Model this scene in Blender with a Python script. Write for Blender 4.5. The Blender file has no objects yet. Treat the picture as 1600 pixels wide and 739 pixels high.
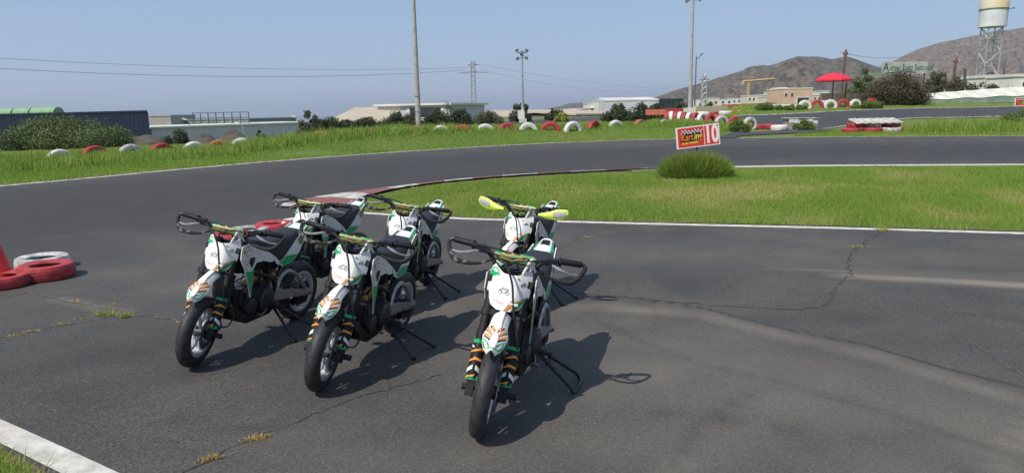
import bpy, bmesh, math, random
import numpy as np
from mathutils import Vector, Matrix
R = math.radians
random.seed(7); rng = np.random.default_rng(7)
scene = bpy.context.scene
col = scene.collection

# ------------------------------------------------------------------ camera
F_PX, HY, ROLL, CAMH = 1075.0, 172.0, 0.017, 1.65
PITCH = math.atan((369.5 - HY) / F_PX)
cam_d = bpy.data.cameras.new('camera'); cam = bpy.data.objects.new('camera', cam_d); col.objects.link(cam)
cam_d.sensor_fit = 'HORIZONTAL'; cam_d.sensor_width = 36.0; cam_d.lens = 36.0 * F_PX / 1600.0
cam_d.clip_start = 0.05; cam_d.clip_end = 80000
cam.location = (0, 0, CAMH)
cam.rotation_euler = (Matrix.Rotation(R(90) - PITCH, 3, 'X') @ Matrix.Rotation(-ROLL, 3, 'Z')).to_euler()
scene.camera = cam
scene.render.resolution_x, scene.render.resolution_y = 1024, 472

# ------------------------------------------------------------------ sky, sun, exposure
SUN = Vector((-0.43, -0.475, 0.768)).normalized()          # towards the sun
world = bpy.data.worlds.new('World'); scene.world = world; world.use_nodes = True
wn = world.node_tree.nodes; wl = world.node_tree.links
sky = wn.new('ShaderNodeTexSky'); sky.sky_type = 'NISHITA'; sky.sun_disc = False
sky.sun_elevation = math.asin(SUN.z); sky.sun_rotation = math.atan2(SUN.x, SUN.y)
sky.altitude = 60; sky.air_density = 1.0; sky.dust_density = 0.6; sky.ozone_density = 1.0
bg = wn['Background']; bg.inputs['Strength'].default_value = 0.11
hz = wn.new('ShaderNodeMix'); hz.data_type = 'RGBA'; hz.inputs[0].default_value = 0.72      # even marine haze over the whole sky
hz.inputs[7].default_value = (2.85, 3.95, 6.0, 1); wl.new(sky.outputs[0], hz.inputs[6]); wl.new(hz.outputs[2], bg.inputs['Color'])
sd = bpy.data.lights.new('sun', 'SUN'); sd.energy = 4.2; sd.angle = R(0.5); sd.color = (1.0, 0.945, 0.85)
so = bpy.data.objects.new('sun', sd); col.objects.link(so)
so.rotation_euler = (-SUN).to_track_quat('-Z', 'Y').to_euler(); so.location = (-20, -20, 40)
scene.view_settings.view_transform = 'Standard'; scene.view_settings.look = 'None'
scene.view_settings.gamma = 1; scene.view_settings.exposure = 0.12
scene.view_settings.use_curve_mapping = False

# ------------------------------------------------------------------ pixel helpers (photo is 1600 x 739)
def ray(px, py):
    x = (px - 800) / F_PX; y = -(py - 369.5) / F_PX
    c, s = math.cos(-ROLL), math.sin(-ROLL); x, y = c * x - s * y, s * x + c * y
    cp, sp = math.cos(PITCH), math.sin(PITCH)
    return Vector((x, cp + y * sp, -sp + y * cp))
def G(px, py, z=0.0):
    r = ray(px, py); t = (z - CAMH) / r.z
    return Vector((r.x * t, r.y * t, z))
def at(px, py, D):                       # the point of that ray at depth D (metres along +Y)
    r = ray(px, py); t = D / r.y
    return Vector((r.x * t, D, CAMH + r.z * t))
def ss(a, b, x):
    t = np.clip((np.asarray(x, float) - a) / (b - a), 0, 1); return t * t * (3 - 2 * t)
def px_of(x, y): return 800 + F_PX * x / np.maximum(y, 1e-3)

# ------------------------------------------------------------------ materials
MATS = {}
def mat(name, c, rough=0.6, metal=0.0, var=0.0, scale=8.0, bump=0.0, bscale=60.0, spec=0.5, c2=None, coat=0.0):
    if name in MATS: return MATS[name]
    m = bpy.data.materials.new(name); m.use_nodes = True; nt = m.node_tree; n = nt.nodes; l = nt.links
    b = n['Principled BSDF']; b.inputs['Base Color'].default_value = (*c, 1); b.inputs['Roughness'].default_value = rough
    b.inputs['Metallic'].default_value = metal; b.inputs['Specular IOR Level'].default_value = spec
    b.inputs['Coat Weight'].default_value = coat
    tc = n.new('ShaderNodeTexCoord')
    if var > 0 or c2:
        nz = n.new('ShaderNodeTexNoise'); nz.inputs['Scale'].default_value = scale; nz.inputs['Detail'].default_value = 6
        l.new(tc.outputs['Object'], nz.inputs['Vector'])
        mx = n.new('ShaderNodeMix'); mx.data_type = 'RGBA'
        a = [max(0, v * (1 - var)) for v in c]; bb = list(c2) if c2 else [min(1, v * (1 + var)) for v in c]
        mx.inputs[6].default_value = (*a, 1); mx.inputs[7].default_value = (*bb, 1)
        rp = n.new('ShaderNodeMapRange'); rp.inputs[1].default_value = 0.35 if name != 'scuffed_bar' else .52; rp.inputs[2].default_value = 0.65
        l.new(nz.outputs[0], rp.inputs[0]); l.new(rp.outputs[0], mx.inputs[0]); l.new(mx.outputs[2], b.inputs['Base Color'])
    if bump > 0:
        nb = n.new('ShaderNodeTexNoise'); nb.inputs['Scale'].default_value = bscale; nb.inputs['Detail'].default_value = 4
        l.new(tc.outputs['Object'], nb.inputs['Vector'])
        bp = n.new('ShaderNodeBump'); bp.inputs['Strength'].default_value = bump; bp.inputs['Distance'].default_value = 0.02
        l.new(nb.outputs[0], bp.inputs['Height']); l.new(bp.outputs[0], b.inputs['Normal'])
    MATS[name] = m; return m

def leafmat(name, c1, c2, rough=0.6, trans=0.25):
    if name in MATS: return MATS[name]
    m = bpy.data.materials.new(name); m.use_nodes = True; n = m.node_tree.nodes; l = m.node_tree.links
    b = n['Principled BSDF']; b.inputs['Roughness'].default_value = rough; b.inputs['Specular IOR Level'].default_value = 0.3
    at_ = n.new('ShaderNodeAttribute'); at_.attribute_name = 'tint'
    mx = n.new('ShaderNodeMix'); mx.data_type = 'RGBA'
    mx.inputs[6].default_value = (*c1, 1); mx.inputs[7].default_value = (*c2, 1)
    l.new(at_.outputs['Fac'], mx.inputs[0]); l.new(mx.outputs[2], b.inputs['Base Color'])
    tr = n.new('ShaderNodeBsdfTranslucent'); l.new(mx.outputs[2], tr.inputs['Color'])
    ms = n.new('ShaderNodeMixShader'); ms.inputs[0].default_value = trans
    l.new(b.outputs[0], ms.inputs[1]); l.new(tr.outputs[0], ms.inputs[2]); l.new(ms.outputs[0], n['Material Output'].inputs[0])
    MATS[name] = m; return m

def printmat(name, base, cols, scale=7.0, rot=(0.5, 0.9, 0.4), thr=(0.28, 0.44, 0.56, 0.74), rough=0.35):
    """Flat sticker print: slashes of several inks over a base colour."""
    if name in MATS: return MATS[name]
    m = bpy.data.materials.new(name); m.use_nodes = True; n = m.node_tree.nodes; l = m.node_tree.links
    b = n['Principled BSDF']; b.inputs['Roughness'].default_value = rough
    tc = n.new('ShaderNodeTexCoord'); mp = n.new('ShaderNodeMapping'); mp.inputs['Rotation'].default_value = rot
    mp.inputs['Scale'].default_value = (1.0, 1.0, 2.6)
    l.new(tc.outputs['Object'], mp.inputs[0])
    wv = n.new('ShaderNodeTexWave'); wv.wave_type = 'BANDS'; wv.inputs['Scale'].default_value = scale
    wv.inputs['Distortion'].default_value = 5.0; wv.inputs['Detail'].default_value = 1.5; wv.inputs['Detail Scale'].default_value = 2.2
    l.new(mp.outputs[0], wv.inputs[0])
    rp = n.new('ShaderNodeValToRGB'); rp.color_ramp.interpolation = 'CONSTANT'
    e = rp.color_ramp.elements; e[0].position = 0; e[0].color = (*base, 1); e[1].position = thr[0]; e[1].color = (*cols[0], 1)
    for t, c in zip(thr[1:], cols[1:]):
        k = e.new(t); k.color = (*c, 1)
    l.new(wv.outputs['Fac'], rp.inputs[0]); l.new(rp.outputs[0], b.inputs['Base Color'])
    MATS[name] = m; return m

def asphalt_mat(name, c=(0.065, 0.0605, 0.0550), attrs=True):
    m = bpy.data.materials.new(name); m.use_nodes = True; n = m.node_tree.nodes; l = m.node_tree.links
    b = n['Principled BSDF']; b.inputs['Roughness'].default_value = 0.82; b.inputs['Specular IOR Level'].default_value = 0.35
    tc = n.new('ShaderNodeTexCoord')
    def noise(s, d=3):
        z = n.new('ShaderNodeTexNoise'); z.inputs['Scale'].default_value = s; z.inputs['Detail'].default_value = d
        l.new(tc.outputs['Object'], z.inputs['Vector']); return z
    def mixc(fac, a, bcol, blend='MIX'):
        x = n.new('ShaderNodeMix'); x.data_type = 'RGBA'; x.blend_type = blend
        if fac is not None: l.new(fac, x.inputs[0])
        if isinstance(a, tuple): x.inputs[6].default_value = (*a, 1)
        else: l.new(a, x.inputs[6])
        if isinstance(bcol, tuple): x.inputs[7].default_value = (*bcol, 1)
        else: l.new(bcol, x.inputs[7])
        return x
    def rng_(o, a, b_, lo=0.0, hi=1.0):
        r = n.new('ShaderNodeMapRange'); r.inputs[1].default_value = a; r.inputs[2].default_value = b_
        r.inputs[3].default_value = lo; r.inputs[4].default_value = hi; l.new(o, r.inputs[0]); return r.outputs[0]
    big = noise(0.35, 5); mid = noise(2.2, 6); fine = noise(150, 2); grit = noise(60, 4)
    base = mixc(rng_(big.outputs[0], 0.35, 0.65), tuple(v * 0.8 for v in c), tuple(v * 1.2 for v in c))
    base = mixc(rng_(mid.outputs[0], 0.4, 0.7, 0, 0.5), base.outputs[2], tuple(v * 1.45 for v in c))
    pat = noise(0.9, 8); base = mixc(rng_(pat.outputs[0], 0.5, 0.72, 0, 0.55), base.outputs[2], tuple(v * k for v, k in zip(c, (1.75, 1.7, 1.6))))
    pa2 = noise(1.4, 7); base = mixc(rng_(pa2.outputs[0], 0.52, 0.7, 0, 0.5), base.outputs[2], tuple(v * 0.6 for v in c))
    base = mixc(rng_(grit.outputs[0], 0.35, 0.7, 0, 0.75), base.outputs[2], tuple(v * 0.55 for v in c))
    base = mixc(rng_(fine.outputs[0], 0.56, 0.72, 0, 0.8), base.outputs[2], (0.20, 0.195, 0.185))
    ag = n.new('ShaderNodeTexVoronoi'); ag.inputs['Scale'].default_value = 95; l.new(tc.outputs['Object'], ag.inputs['Vector'])
    sp = n.new('ShaderNodeSeparateColor'); l.new(ag.outputs['Color'], sp.inputs[0])
    mul = n.new('ShaderNodeMix'); mul.data_type = 'RGBA'; mul.blend_type = 'MULTIPLY'; mul.inputs[0].default_value = 1.0; l.new(base.outputs[2], mul.inputs[6])
    gv = rng_(sp.outputs[0], 0.0, 1.0, 0.72, 1.32); cb = n.new('ShaderNodeCombineColor'); [l.new(gv, cb.inputs[q]) for q in range(3)]; l.new(cb.outputs[0], mul.inputs[7]); base = mul
    vo = n.new('ShaderNodeTexVoronoi'); vo.inputs['Scale'].default_value = 22; l.new(tc.outputs['Object'], vo.inputs['Vector'])
    base = mixc(rng_(vo.outputs['Distance'], 0.05, 0.11, 0.55, 0.0), base.outputs[2], (0.30, 0.29, 0.27))
    if attrs:
        for nm, cc in (('dust', (0.225, 0.195, 0.155)), ('rubber', (0.024, 0.023, 0.024))):
            a = n.new('ShaderNodeAttribute'); a.attribute_name = nm
            mu = n.new('ShaderNodeMath'); mu.operation = 'MULTIPLY'; l.new(a.outputs['Fac'], mu.inputs[0])
            l.new(rng_(grit.outputs[0], 0.3, 0.65, 0.55, 1.15), mu.inputs[1])
            base = mixc(mu.outputs[0], base.outputs[2], cc)
    l.new(base.outputs[2], b.inputs['Base Color'])
    bp = n.new('ShaderNodeBump'); bp.inputs['Strength'].default_value = 0.55; bp.inputs['Distance'].default_value = 0.006
    l.new(fine.outputs[0], bp.inputs['Height']); l.new(bp.outputs[0], b.inputs['Normal'])
    return m

M_white = mat('white_plastic', (0.80, 0.80, 0.77), 0.38, c2=(0.68, 0.67, 0.62), scale=11, bump=.04, bscale=120)
M_green = mat('green_plastic', (0.012, 0.36, 0.115), 0.35, var=0.1, scale=9)
M_black = mat('black_plastic', (0.013, 0.013, 0.015), 0.55, spec=0.28)
M_seat = mat('seat_vinyl', (0.018, 0.019, 0.021), 0.55, bump=0.15, bscale=220)
M_rubber = mat('tyre_rubber', (0.026, 0.026, 0.027), 0.62, var=0.25, scale=14)
M_groove = mat('groove_black', (0.005, 0.005, 0.005), 0.9)
M_dark = mat('dark_metal', (0.03, 0.03, 0.032), 0.38, metal=0.5, var=0.3, scale=20)
M_engine = mat('engine_casting', (0.075, 0.076, 0.08), 0.42, metal=0.6, var=0.3, scale=15, bump=0.2, bscale=90)
M_cover = mat('engine_cover', (0.055, 0.055, 0.057), 0.35, metal=0.5, var=0.2, scale=15)
M_alu = mat('brushed_alloy', (0.42, 0.41, 0.39), 0.42, metal=0.8, var=0.2, scale=18)
M_rim = mat('rim_silver', (0.62, 0.63, 0.65), 0.35, metal=0.45, var=0.12, scale=12)
M_chrome = mat('chromed_steel', (0.65, 0.65, 0.66), 0.18, metal=1.0)
M_steel = mat('worn_steel', (0.23, 0.23, 0.23), 0.4, metal=0.8, var=0.3, scale=25)
M_brass = mat('brass_gold', (0.36, 0.24, 0.10), 0.4, metal=0.7, var=0.25, scale=20)
M_hose = mat('hose_black', (0.02, 0.02, 0.021), 0.4)
M_orange = mat('orange_ink', (0.85, 0.30, 0.05), 0.4)
M_ink = mat('black_ink', (0.012, 0.012, 0.014), 0.5)
M_redink = mat('red_ink', (0.62, 0.03, 0.04), 0.4)
M_neon = mat('neon_yellow_plastic', (0.66, 0.82, 0.10), 0.45, var=.06, scale=9)
M_mesh = mat('grey_mesh_insert', (0.42, 0.41, 0.38), 0.6, var=0.3, scale=90)
M_tape = mat('scuffed_bar', (0.02, 0.02, 0.022), 0.55, c2=(0.20, 0.20, 0.19), scale=30, spec=.25)
M_print = printmat('sticker_print', (0.78, 0.77, 0.74), [(0.85, 0.33, 0.06), (0.02, 0.02, 0.02), (0.015, 0.36, 0.12), (0.75, 0.74, 0.70)], 4.5)
M_tip = printmat('mudguard_print', (0.78, 0.77, 0.74), [(0.85, 0.33, 0.06), (0.02, 0.02, 0.02), (0.78, 0.77, 0.74), (0.015, 0.36, 0.12)], 6.5, (0.3, 1.2, 0.9), (0.34, 0.52, 0.64, 0.965))
M_print2 = printmat('sticker_print_green', (0.012, 0.36, 0.115), [(0.85, 0.40, 0.12), (0.02, 0.02, 0.02), (0.85, 0.36, 0.08), (0.03, 0.03, 0.03)], 6.5)
M_print3 = printmat('fork_print', (0.02, 0.02, 0.02), [(0.015, 0.40, 0.14), (0.02, 0.02, 0.02), (0.85, 0.36, 0.08), (0.72, 0.71, 0.68)], 3.4, thr=(0.30, 0.50, 0.60, 0.86))

# ------------------------------------------------------------------ mesh builder
def catmull(pts, k=6):
    P = [Vector(p) for p in pts]; P = [2 * P[0] - P[1]] + P + [2 * P[-1] - P[-2]]; out = []
    for i in range(1, len(P) - 2):
        for j in range(k):
            t = j / k; a, b, c, d = P[i - 1], P[i], P[i + 1], P[i + 2]
            out.append(0.5 * ((2 * b) + (c - a) * t + (2 * a - 5 * b + 4 * c - d) * t * t + (3 * b - a - 3 * c + d) * t ** 3))
    return out + [P[-2]]
class MB:
    def __init__(s): s.v = []; s.f = []
    def add(s, vs, fs):
        o = len(s.v); s.v += [tuple(x) for x in vs]; s.f += [tuple(i + o for i in f) for f in fs]; return s
    def box(s, c, d, rot=None, taper=1.0):
        vs = []
        for z in (-1, 1):
            k = taper if z > 0 else 1
            for x, y in ((-1, -1), (1, -1), (1, 1), (-1, 1)):
                p = Vector((x * d[0] / 2 * k, y * d[1] / 2 * k, z * d[2] / 2))
                if rot is not None: p = rot @ p
                vs.append(p + Vector(c))
        return s.add(vs, [(3, 2, 1, 0), (4, 5, 6, 7), (0, 1, 5, 4), (1, 2, 6, 5), (2, 3, 7, 6), (3, 0, 4, 7)])
    def loft(s, rings, caps=True, closed=True):
        n = len(rings[0]); vs = [p for r in rings for p in r]; fs = []
        for i in range(len(rings) - 1):
            for j in range(n if closed else n - 1):
                a = i * n + j; b = i * n + (j + 1) % n
                fs.append((a, b, b + n, a + n))
        if caps and closed:
            fs.append(tuple(range(n - 1, -1, -1))); o = (len(rings) - 1) * n; fs.append(tuple(o + j for j in range(n)))
        return s.add(vs, fs)
    def tube(s, pts, r, n=8, k=0, flat=None):
        P = catmull(pts, k) if k else [Vector(p) for p in pts]
        m = len(P); rad = [r] * m if not isinstance(r, (list, tuple)) else [float(np.interp(i / (m - 1), np.linspace(0, 1, len(r)), r)) for i in range(m)]
        rings = []; up = None
        for i in range(m):
            t = (P[min(i + 1, m - 1)] - P[max(i - 1, 0)]).normalized()
            if up is None:
                up = Vector((0, 0, 1)) if abs(t.z) < 0.9 else Vector((1, 0, 0))
            u = (up - t * up.dot(t)).normalized(); w = t.cross(u); up = u
            rings.append([P[i] + (u * math.cos(a) * (flat or 1) + w * math.sin(a)) * rad[i] for a in [2 * math.pi * q / n for q in range(n)]])
        return s.loft(rings)
    def lathe(s, prof, c=(0, 0, 0), axis='Y', n=32, closed=False):
        rings = []
        for q in range(n):
            a = 2 * math.pi * q / n; ca, sa = math.cos(a), math.sin(a)
            ring = []
            for rr, h in prof:
                p = {'Y': (rr * ca, h, rr * sa), 'Z': (rr * ca, rr * sa, h), 'X': (h, rr * ca, rr * sa)}[axis]
                ring.append(Vector(p) + Vector(c))
            rings.append(ring)
        m = len(prof); vs = [p for r in rings for p in r]; fs = []
        for q in range(n):
            for j in range(m if closed else m - 1):
                a = q * m + j; b = q * m + (j + 1) % m; c2 = ((q + 1) % n) * m
                fs.append((a, b, c2 + (j + 1) % m, c2 + j))
        return s.add(vs, fs)
    def cyl(s, p0, p1, r, n=12, r1=None):
        return s.tube([p0, p1], [r, r if r1 is None else r1], n)
    def prism(s, poly, y0, y1, fy=None):
        """poly in (x,z), thickness from y0 to y1; fy(x,z) adds to y"""
        n = len(poly); fy = fy or (lambda x, z: 0)
        vs = [(x, y0 + fy(x, z), z) for x, z in poly] + [(x, y1 + fy(x, z), z) for x, z in poly]
        fs = [tuple(range(n)), tuple(range(2 * n - 1, n - 1, -1))] + [(i, i + n, (i + 1) % n + n, (i + 1) % n) for i in range(n)]
        return s.add(vs, fs)
    def mesh(s, name, m, smooth=38):
        me = bpy.data.meshes.new(name); me.from_pydata(s.v, [], s.f); me.update()
        bm = bmesh.new(); bm.from_mesh(me); bmesh.ops.recalc_face_normals(bm, faces=bm.faces); bm.to_mesh(me); bm.free()
        if m: me.materials.append(m)
        if smooth:
            me.polygons.foreach_set('use_smooth', [True] * len(me.polygons)); me.set_sharp_from_angle(angle=R(smooth))
        return me
def new(name, data=None, parent=None, loc=None):
    o = bpy.data.objects.new(name, data); col.objects.link(o)
    if parent: o.parent = parent
    if loc is not None: o.location = loc
    return o
def build(mb, name, m, parent=None, smooth=38, loc=None): return new(name, mb.mesh(name, m, smooth), parent, loc)
def tag(o, label=None, cat=None, group=None, kind=None):
    if label: o['label'] = label
    if cat: o['category'] = cat
    if group: o['group'] = group
    if kind: o['kind'] = kind
    return o
def thing(name, label, cat, loc=(0, 0, 0), rz=0, group=None):
    o = new(name, None, None, loc); o.rotation_euler.z = rz; o.empty_display_size = 0.2; return tag(o, label, cat, group)
def fast_mesh(name, V, Fc, m, tint=None, smooth=False):
    """V (n,3), Fc (k,3|4) numpy arrays; tint per vertex"""
    me = bpy.data.meshes.new(name); k, w = Fc.shape
    me.vertices.add(len(V)); me.vertices.foreach_set('co', V.astype(np.float32).ravel())
    me.loops.add(k * w); me.loops.foreach_set('vertex_index', Fc.astype(np.int32).ravel())
    me.polygons.add(k); me.polygons.foreach_set('loop_start', np.arange(0, k * w, w, dtype=np.int32))
    if m: me.materials.append(m)
    me.update(calc_edges=True)
    for an, tv in ((('tint', tint),) if not isinstance(tint, dict) else tint.items()):
        if tv is not None:
            a = me.attributes.new(an, 'FLOAT', 'POINT'); a.data.foreach_set('value', np.asarray(tv, np.float32))
    if smooth: me.polygons.foreach_set('use_smooth', [True] * k)
    me.validate(); return me
def text_mesh(s, size, m, bold=0.0, shear=0.0, extrude=0.001, align='CENTER'):
    cu = bpy.data.curves.new('lettering', 'FONT'); cu.body = s; cu.size = size; cu.align_x = align; cu.align_y = 'CENTER'
    cu.offset = bold; cu.shear = shear; cu.extrude = extrude; cu.resolution_u = 4
    t = bpy.data.objects.new('tmp', cu); col.objects.link(t)
    me = bpy.data.meshes.new_from_object(t.evaluated_get(bpy.context.evaluated_depsgraph_get()))
    bpy.data.objects.remove(t); bpy.data.curves.remove(cu)
    me.materials.clear(); me.materials.append(m); return me

# ------------------------------------------------------------------ lines of the place, from the photograph
EDGE_PX = [(0, 290), (80, 283), (150, 276.5), (300, 262.5), (460, 249), (640, 236), (800, 226.5), (900, 222), (1000, 218.5), (1200, 215.2), (1400, 213.3), (1600, 212)]
edge = [G(*p) for p in EDGE_PX]
edge = [Vector((-17.5, -12, 0)), Vector((-17.2, 0, 0)), Vector((-16.2, 8, 0)), Vector((-14.8, 13, 0))] + edge + [Vector((40, 33.0, 0)), Vector((70, 30, 0))]
EX = np.array([p.x for p in edge]); EY = np.array([p.y for p in edge])
def dist_poly(X, Y, pts, closed=False):
    X = np.asarray(X, float); Y = np.asarray(Y, float); best = np.full(X.shape, 1e9); T = np.zeros(X.shape); acc = 0
    P = list(pts) + ([pts[0]] if closed else [])
    for a, b in zip(P[:-1], P[1:]):
        ax, ay, bx, by = a[0], a[1], b[0], b[1]; L2 = (bx - ax) ** 2 + (by - ay) ** 2 + 1e-12
        t = np.clip(((X - ax) * (bx - ax) + (Y - ay) * (by - ay)) / L2, 0, 1)
        d = np.hypot(X - ax - t * (bx - ax), Y - ay - t * (by - ay)); k = d < best
        best = np.where(k, d, best); T = np.where(k, acc + t * math.sqrt(L2), T); acc += math.sqrt(L2)
    return best, T / max(acc, 1e-9)
def inside(X, Y, poly):
    X = np.asarray(X, float); Y = np.asarray(Y, float); r = np.zeros(X.shape, bool); n = len(poly)
    for i in range(n):
        x1, y1 = poly[i][0], poly[i][1]; x2, y2 = poly[(i + 1) % n][0], poly[(i + 1) % n][1]
        c = ((y1 > Y) != (y2 > Y)) & (X < (x2 - x1) * (Y - y1) / (y2 - y1 + 1e-12) + x1); r ^= c
    return r
asphalt_outline = [(p.x, p.y) for p in edge] + [(70, -12)]
def out_d(X, Y):                         # metres beyond the outer edge of the track (negative on the asphalt)
    d, _ = dist_poly(X, Y, [(p.x, p.y) for p in edge]); return np.where(inside(X, Y, asphalt_outline), -d, d)
def H(X, Y):                             # height of the land
    X = np.asarray(X, float); Y = np.asarray(Y, float)
    r = np.hypot(X, Y); front = Y > 1; px = np.where(front, px_of(X, np.maximum(Y, 1)), np.where(X < 0, -3000, 3000))
    d = out_d(X, Y)
    hb = 0.04 + 0.55 * ss(300, 640, px) * (1 - ss(1060, 1185, px))
    wid = 9 + 4 * ss(900, 1050, px)
    bank = hb * ss(1.2, 3.9, d) * (1 - ss(wid, wid + 8, d))
    rise = ss(1060, 1170, px) * (1.3 * ss(46, 58, Y) + 0.35 * ss(58, 67, Y) + 0.003 * np.maximum(0, r - 70))
    r0 = 36 + 130 * ss(430, 800, px)
    fall = -0.031 * np.maximum(0, r - r0) * (1 - ss(1010, 1120, px)) * front
    return np.where(d > 0, bank + rise + fall, 0.0)
def h(x, y): return float(H(np.array([x]), np.array([y]))[0])
def GT(px, py):                          # pixel on the land
    r = ray(px, py); lo = None
    ts = np.concatenate([np.linspace(2, 120, 1200), np.linspace(120, 900, 1500)])
    X, Y, Z = r.x * ts / r.y, ts, CAMH + r.z * ts / r.y
    hit = Z <= H(X, Y); k = int(np.argmax(hit)) if hit.any() else int(np.argmin(abs(Y - 158)))
    return Vector((X[k], Y[k], float(H(X[k:k + 1], Y[k:k + 1])[0])))

# ------------------------------------------------------------------ ground
azs = np.concatenate([np.radians(np.arange(-50, 50.01, 0.5)), np.radians(np.arange(54, 310, 4.0))])
rs = np.concatenate([[0.0], np.arange(4, 30, 2.0), np.arange(30, 75, 0.8), np.geomspace(75, 2300, 60)])
A_, R_ = np.meshgrid(azs, rs); GX = np.sin(A_) * R_; GY = np.cos(A_) * R_
d0 = out_d(GX.ravel(), GY.ravel()); GZ = H(GX.ravel(), GY.ravel()) - 0.05 * (d0 < 0.0)
V = np.stack([GX.ravel(), GY.ravel(), GZ], 1); na, nr = len(azs), len(rs)
ii, jj = np.meshgrid(np.arange(nr - 1), np.arange(na), indexing='ij'); jn = (jj + 1) % na
Fq = np.stack([ii * na + jj, ii * na + jn, (ii + 1) * na + jn, (ii + 1) * na + jj], -1).reshape(-1, 4)
M_land = mat('grassy_earth', (0.080, 0.150, 0.014), 0.95, c2=(0.14, 0.16, 0.035), scale=0.16, bump=0.4, bscale=5)
tag(new('ground', fast_mesh('ground', V, Fq, M_land, smooth=True)), kind='structure')

# ------------------------------------------------------------------ asphalt with its dust and rubber marks
def W(pts): return [(G(*p).x, G(*p).y) for p in pts]
c0 = Vector((1.5, 7.0)); NA, NR = 900, 150
ang = np.linspace(0, 2 * np.pi, NA, endpoint=False)
def rim(angle):
    dx, dy = math.cos(angle), math.sin(angle); best = 1e9; n = len(asphalt_outline)
    for i in range(n):
        a, b = asphalt_outline[i], asphalt_outline[(i + 1) % n]; ex, ey = b[0] - a[0], b[1] - a[1]
        den = dx * ey - dy * ex
        if abs(den) < 1e-9: continue
        t = ((a[0] - c0.x) * ey - (a[1] - c0.y) * ex) / den; u = ((a[0] - c0.x) * dy - (a[1] - c0.y) * dx) / den
        if t > 0 and -1e-6 <= u <= 1 + 1e-6: best = min(best, t)
    return best
rimr = np.array([rim(a) for a in ang]); tt = np.linspace(0, 1, NR + 1)[1:] ** 1.7
RX = c0.x + np.cos(ang)[None] * rimr[None] * tt[:, None]; RY = c0.y + np.sin(ang)[None] * rimr[None] * tt[:, None]
X = np.concatenate([[c0.x], RX.ravel()]); Y = np.concatenate([[c0.y], RY.ravel()])
def blot(X, Y, w, sd_):
    r2 = np.random.default_rng(sd_); o = np.zeros(X.shape)
    for q in range(14):
        th = r2.uniform(0, 6.28); p = r2.uniform(0, 6.28); k = 6.28 / (w * r2.uniform(.4, 2)); o += np.sin((X * math.cos(th) + Y * math.sin(th)) * k + p + 1.3 * np.sin((Y * math.cos(th) - X * math.sin(th)) * k * .8 + p))
    return o / 14 * 2
dust = .20 * np.clip(blot(X, Y, 2.6, 5), 0, 1) * ss(-1, 3, X); rub = np.zeros(X.shape)
def streak(arr, pts, w, s, fade=0.0, side=None):
    P = W(pts); d, t = dist_poly(X, Y, P); k = np.exp(-(d / w) ** 2) * s
    if fade: k *= np.clip((1 - t) * fade, 0, 1) if fade > 0 else np.clip(t * -fade, 0, 1)
    np.maximum(arr, k, out=arr)
streak(dust, [(1322, 431), (1400, 435), (1500, 440), (1640, 448)], 0.13, 0.95)
streak(dust, [(1150, 418), (1250, 421), (1325, 424)], 0.05, 0.45, -1.5)
streak(dust, [(1325, 425), (1600, 432)], 0.25, 0.25)
streak(dust, [(960, 482), (1090, 490), (1240, 528), (1350, 552), (1480, 592), (1640, 640)], 0.14, 0.52)
streak(dust, [(1000, 505), (1150, 530), (1350, 590), (1640, 690)], 0.35, 0.20)
streak(dust, [(880, 480), (960, 476)], 0.16, 0.42)
streak(dust, [(930, 560), (1200, 590), (1650, 700)], 0.85, 0.33)
streak(dust, [(1000, 690), (1300, 720), (1700, 800)], 0.6, 0.26)
streak(dust, [(640, 470), (800, 480), (960, 500)], 0.45, 0.24)
streak(dust, [(950, 395), (1200, 400), (1640, 410)], 0.6, 0.16)
streak(dust, [(1560, 740), (1590, 690), (1625, 640)], 0.10, 0.50)
streak(dust, [(1040, 760), (1070, 720)], 0.12, 0.4)
streak(dust, [(90, 466), (140, 478), (195, 486)], 0.07, 0.45)
streak(dust, [(90, 370), (160, 362), (230, 372), (330, 410)], 0.3, 0.16)
streak(dust, [(280, 455), (330, 440)], 0.5, 0.14)
streak(dust, [(0, 480), (120, 440), (260, 420)], 0.45, 0.14)
streak(dust, [(500, 700), (700, 720), (900, 735)], 0.4, 0.16)
streak(dust, [(660, 440), (760, 450), (900, 465)], 0.22, 0.3)
for pts, w, s in [([(1000, 467), (1090, 479), (1240, 517), (1350, 538), (1480, 576), (1640, 615)], 0.018, 0.9),
                  ([(930, 500), (1000, 532), (1100, 570), (1230, 600), (1400, 650), (1520, 690), (1640, 735)], 0.045, 0.32),
                  ([(1000, 640), (1100, 652), (1250, 672), (1400, 690)], 0.03, 0.4),
                  ([(900, 420), (975, 430), (985, 455), (900, 500)], 0.05, 0.22),
                  ([(60, 600), (160, 640), (330, 665), (460, 672)], 0.03, 0.35),
                  ([(1050, 735), (1090, 660), (1180, 610)], 0.04, 0.3),
                  ([(1180, 395), (1270, 380), (1330, 355)], 0.05, 0.25), ([(1400, 520), (1500, 490), (1600, 500)], 0.09, 0.25)]:
    streak(rub, pts, w, s)
for k in range(26):                      # sweeping tyre marks along the racing line
    o = random.uniform(-2.6, 3.4); p0 = random.uniform(-60, 500); 
    pts = [(-80, 330 + o * 14), (150, 312 + o * 11), (400, 284 + o * 9), (640, 262 + o * 6), (900, 244 + o * 4), (1250, 236 + o * 3.4), (1650, 233 + o * 3.2)]
    streak(rub, pts, random.uniform(0.05, 0.3), random.uniform(0.15, 0.5))
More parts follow.
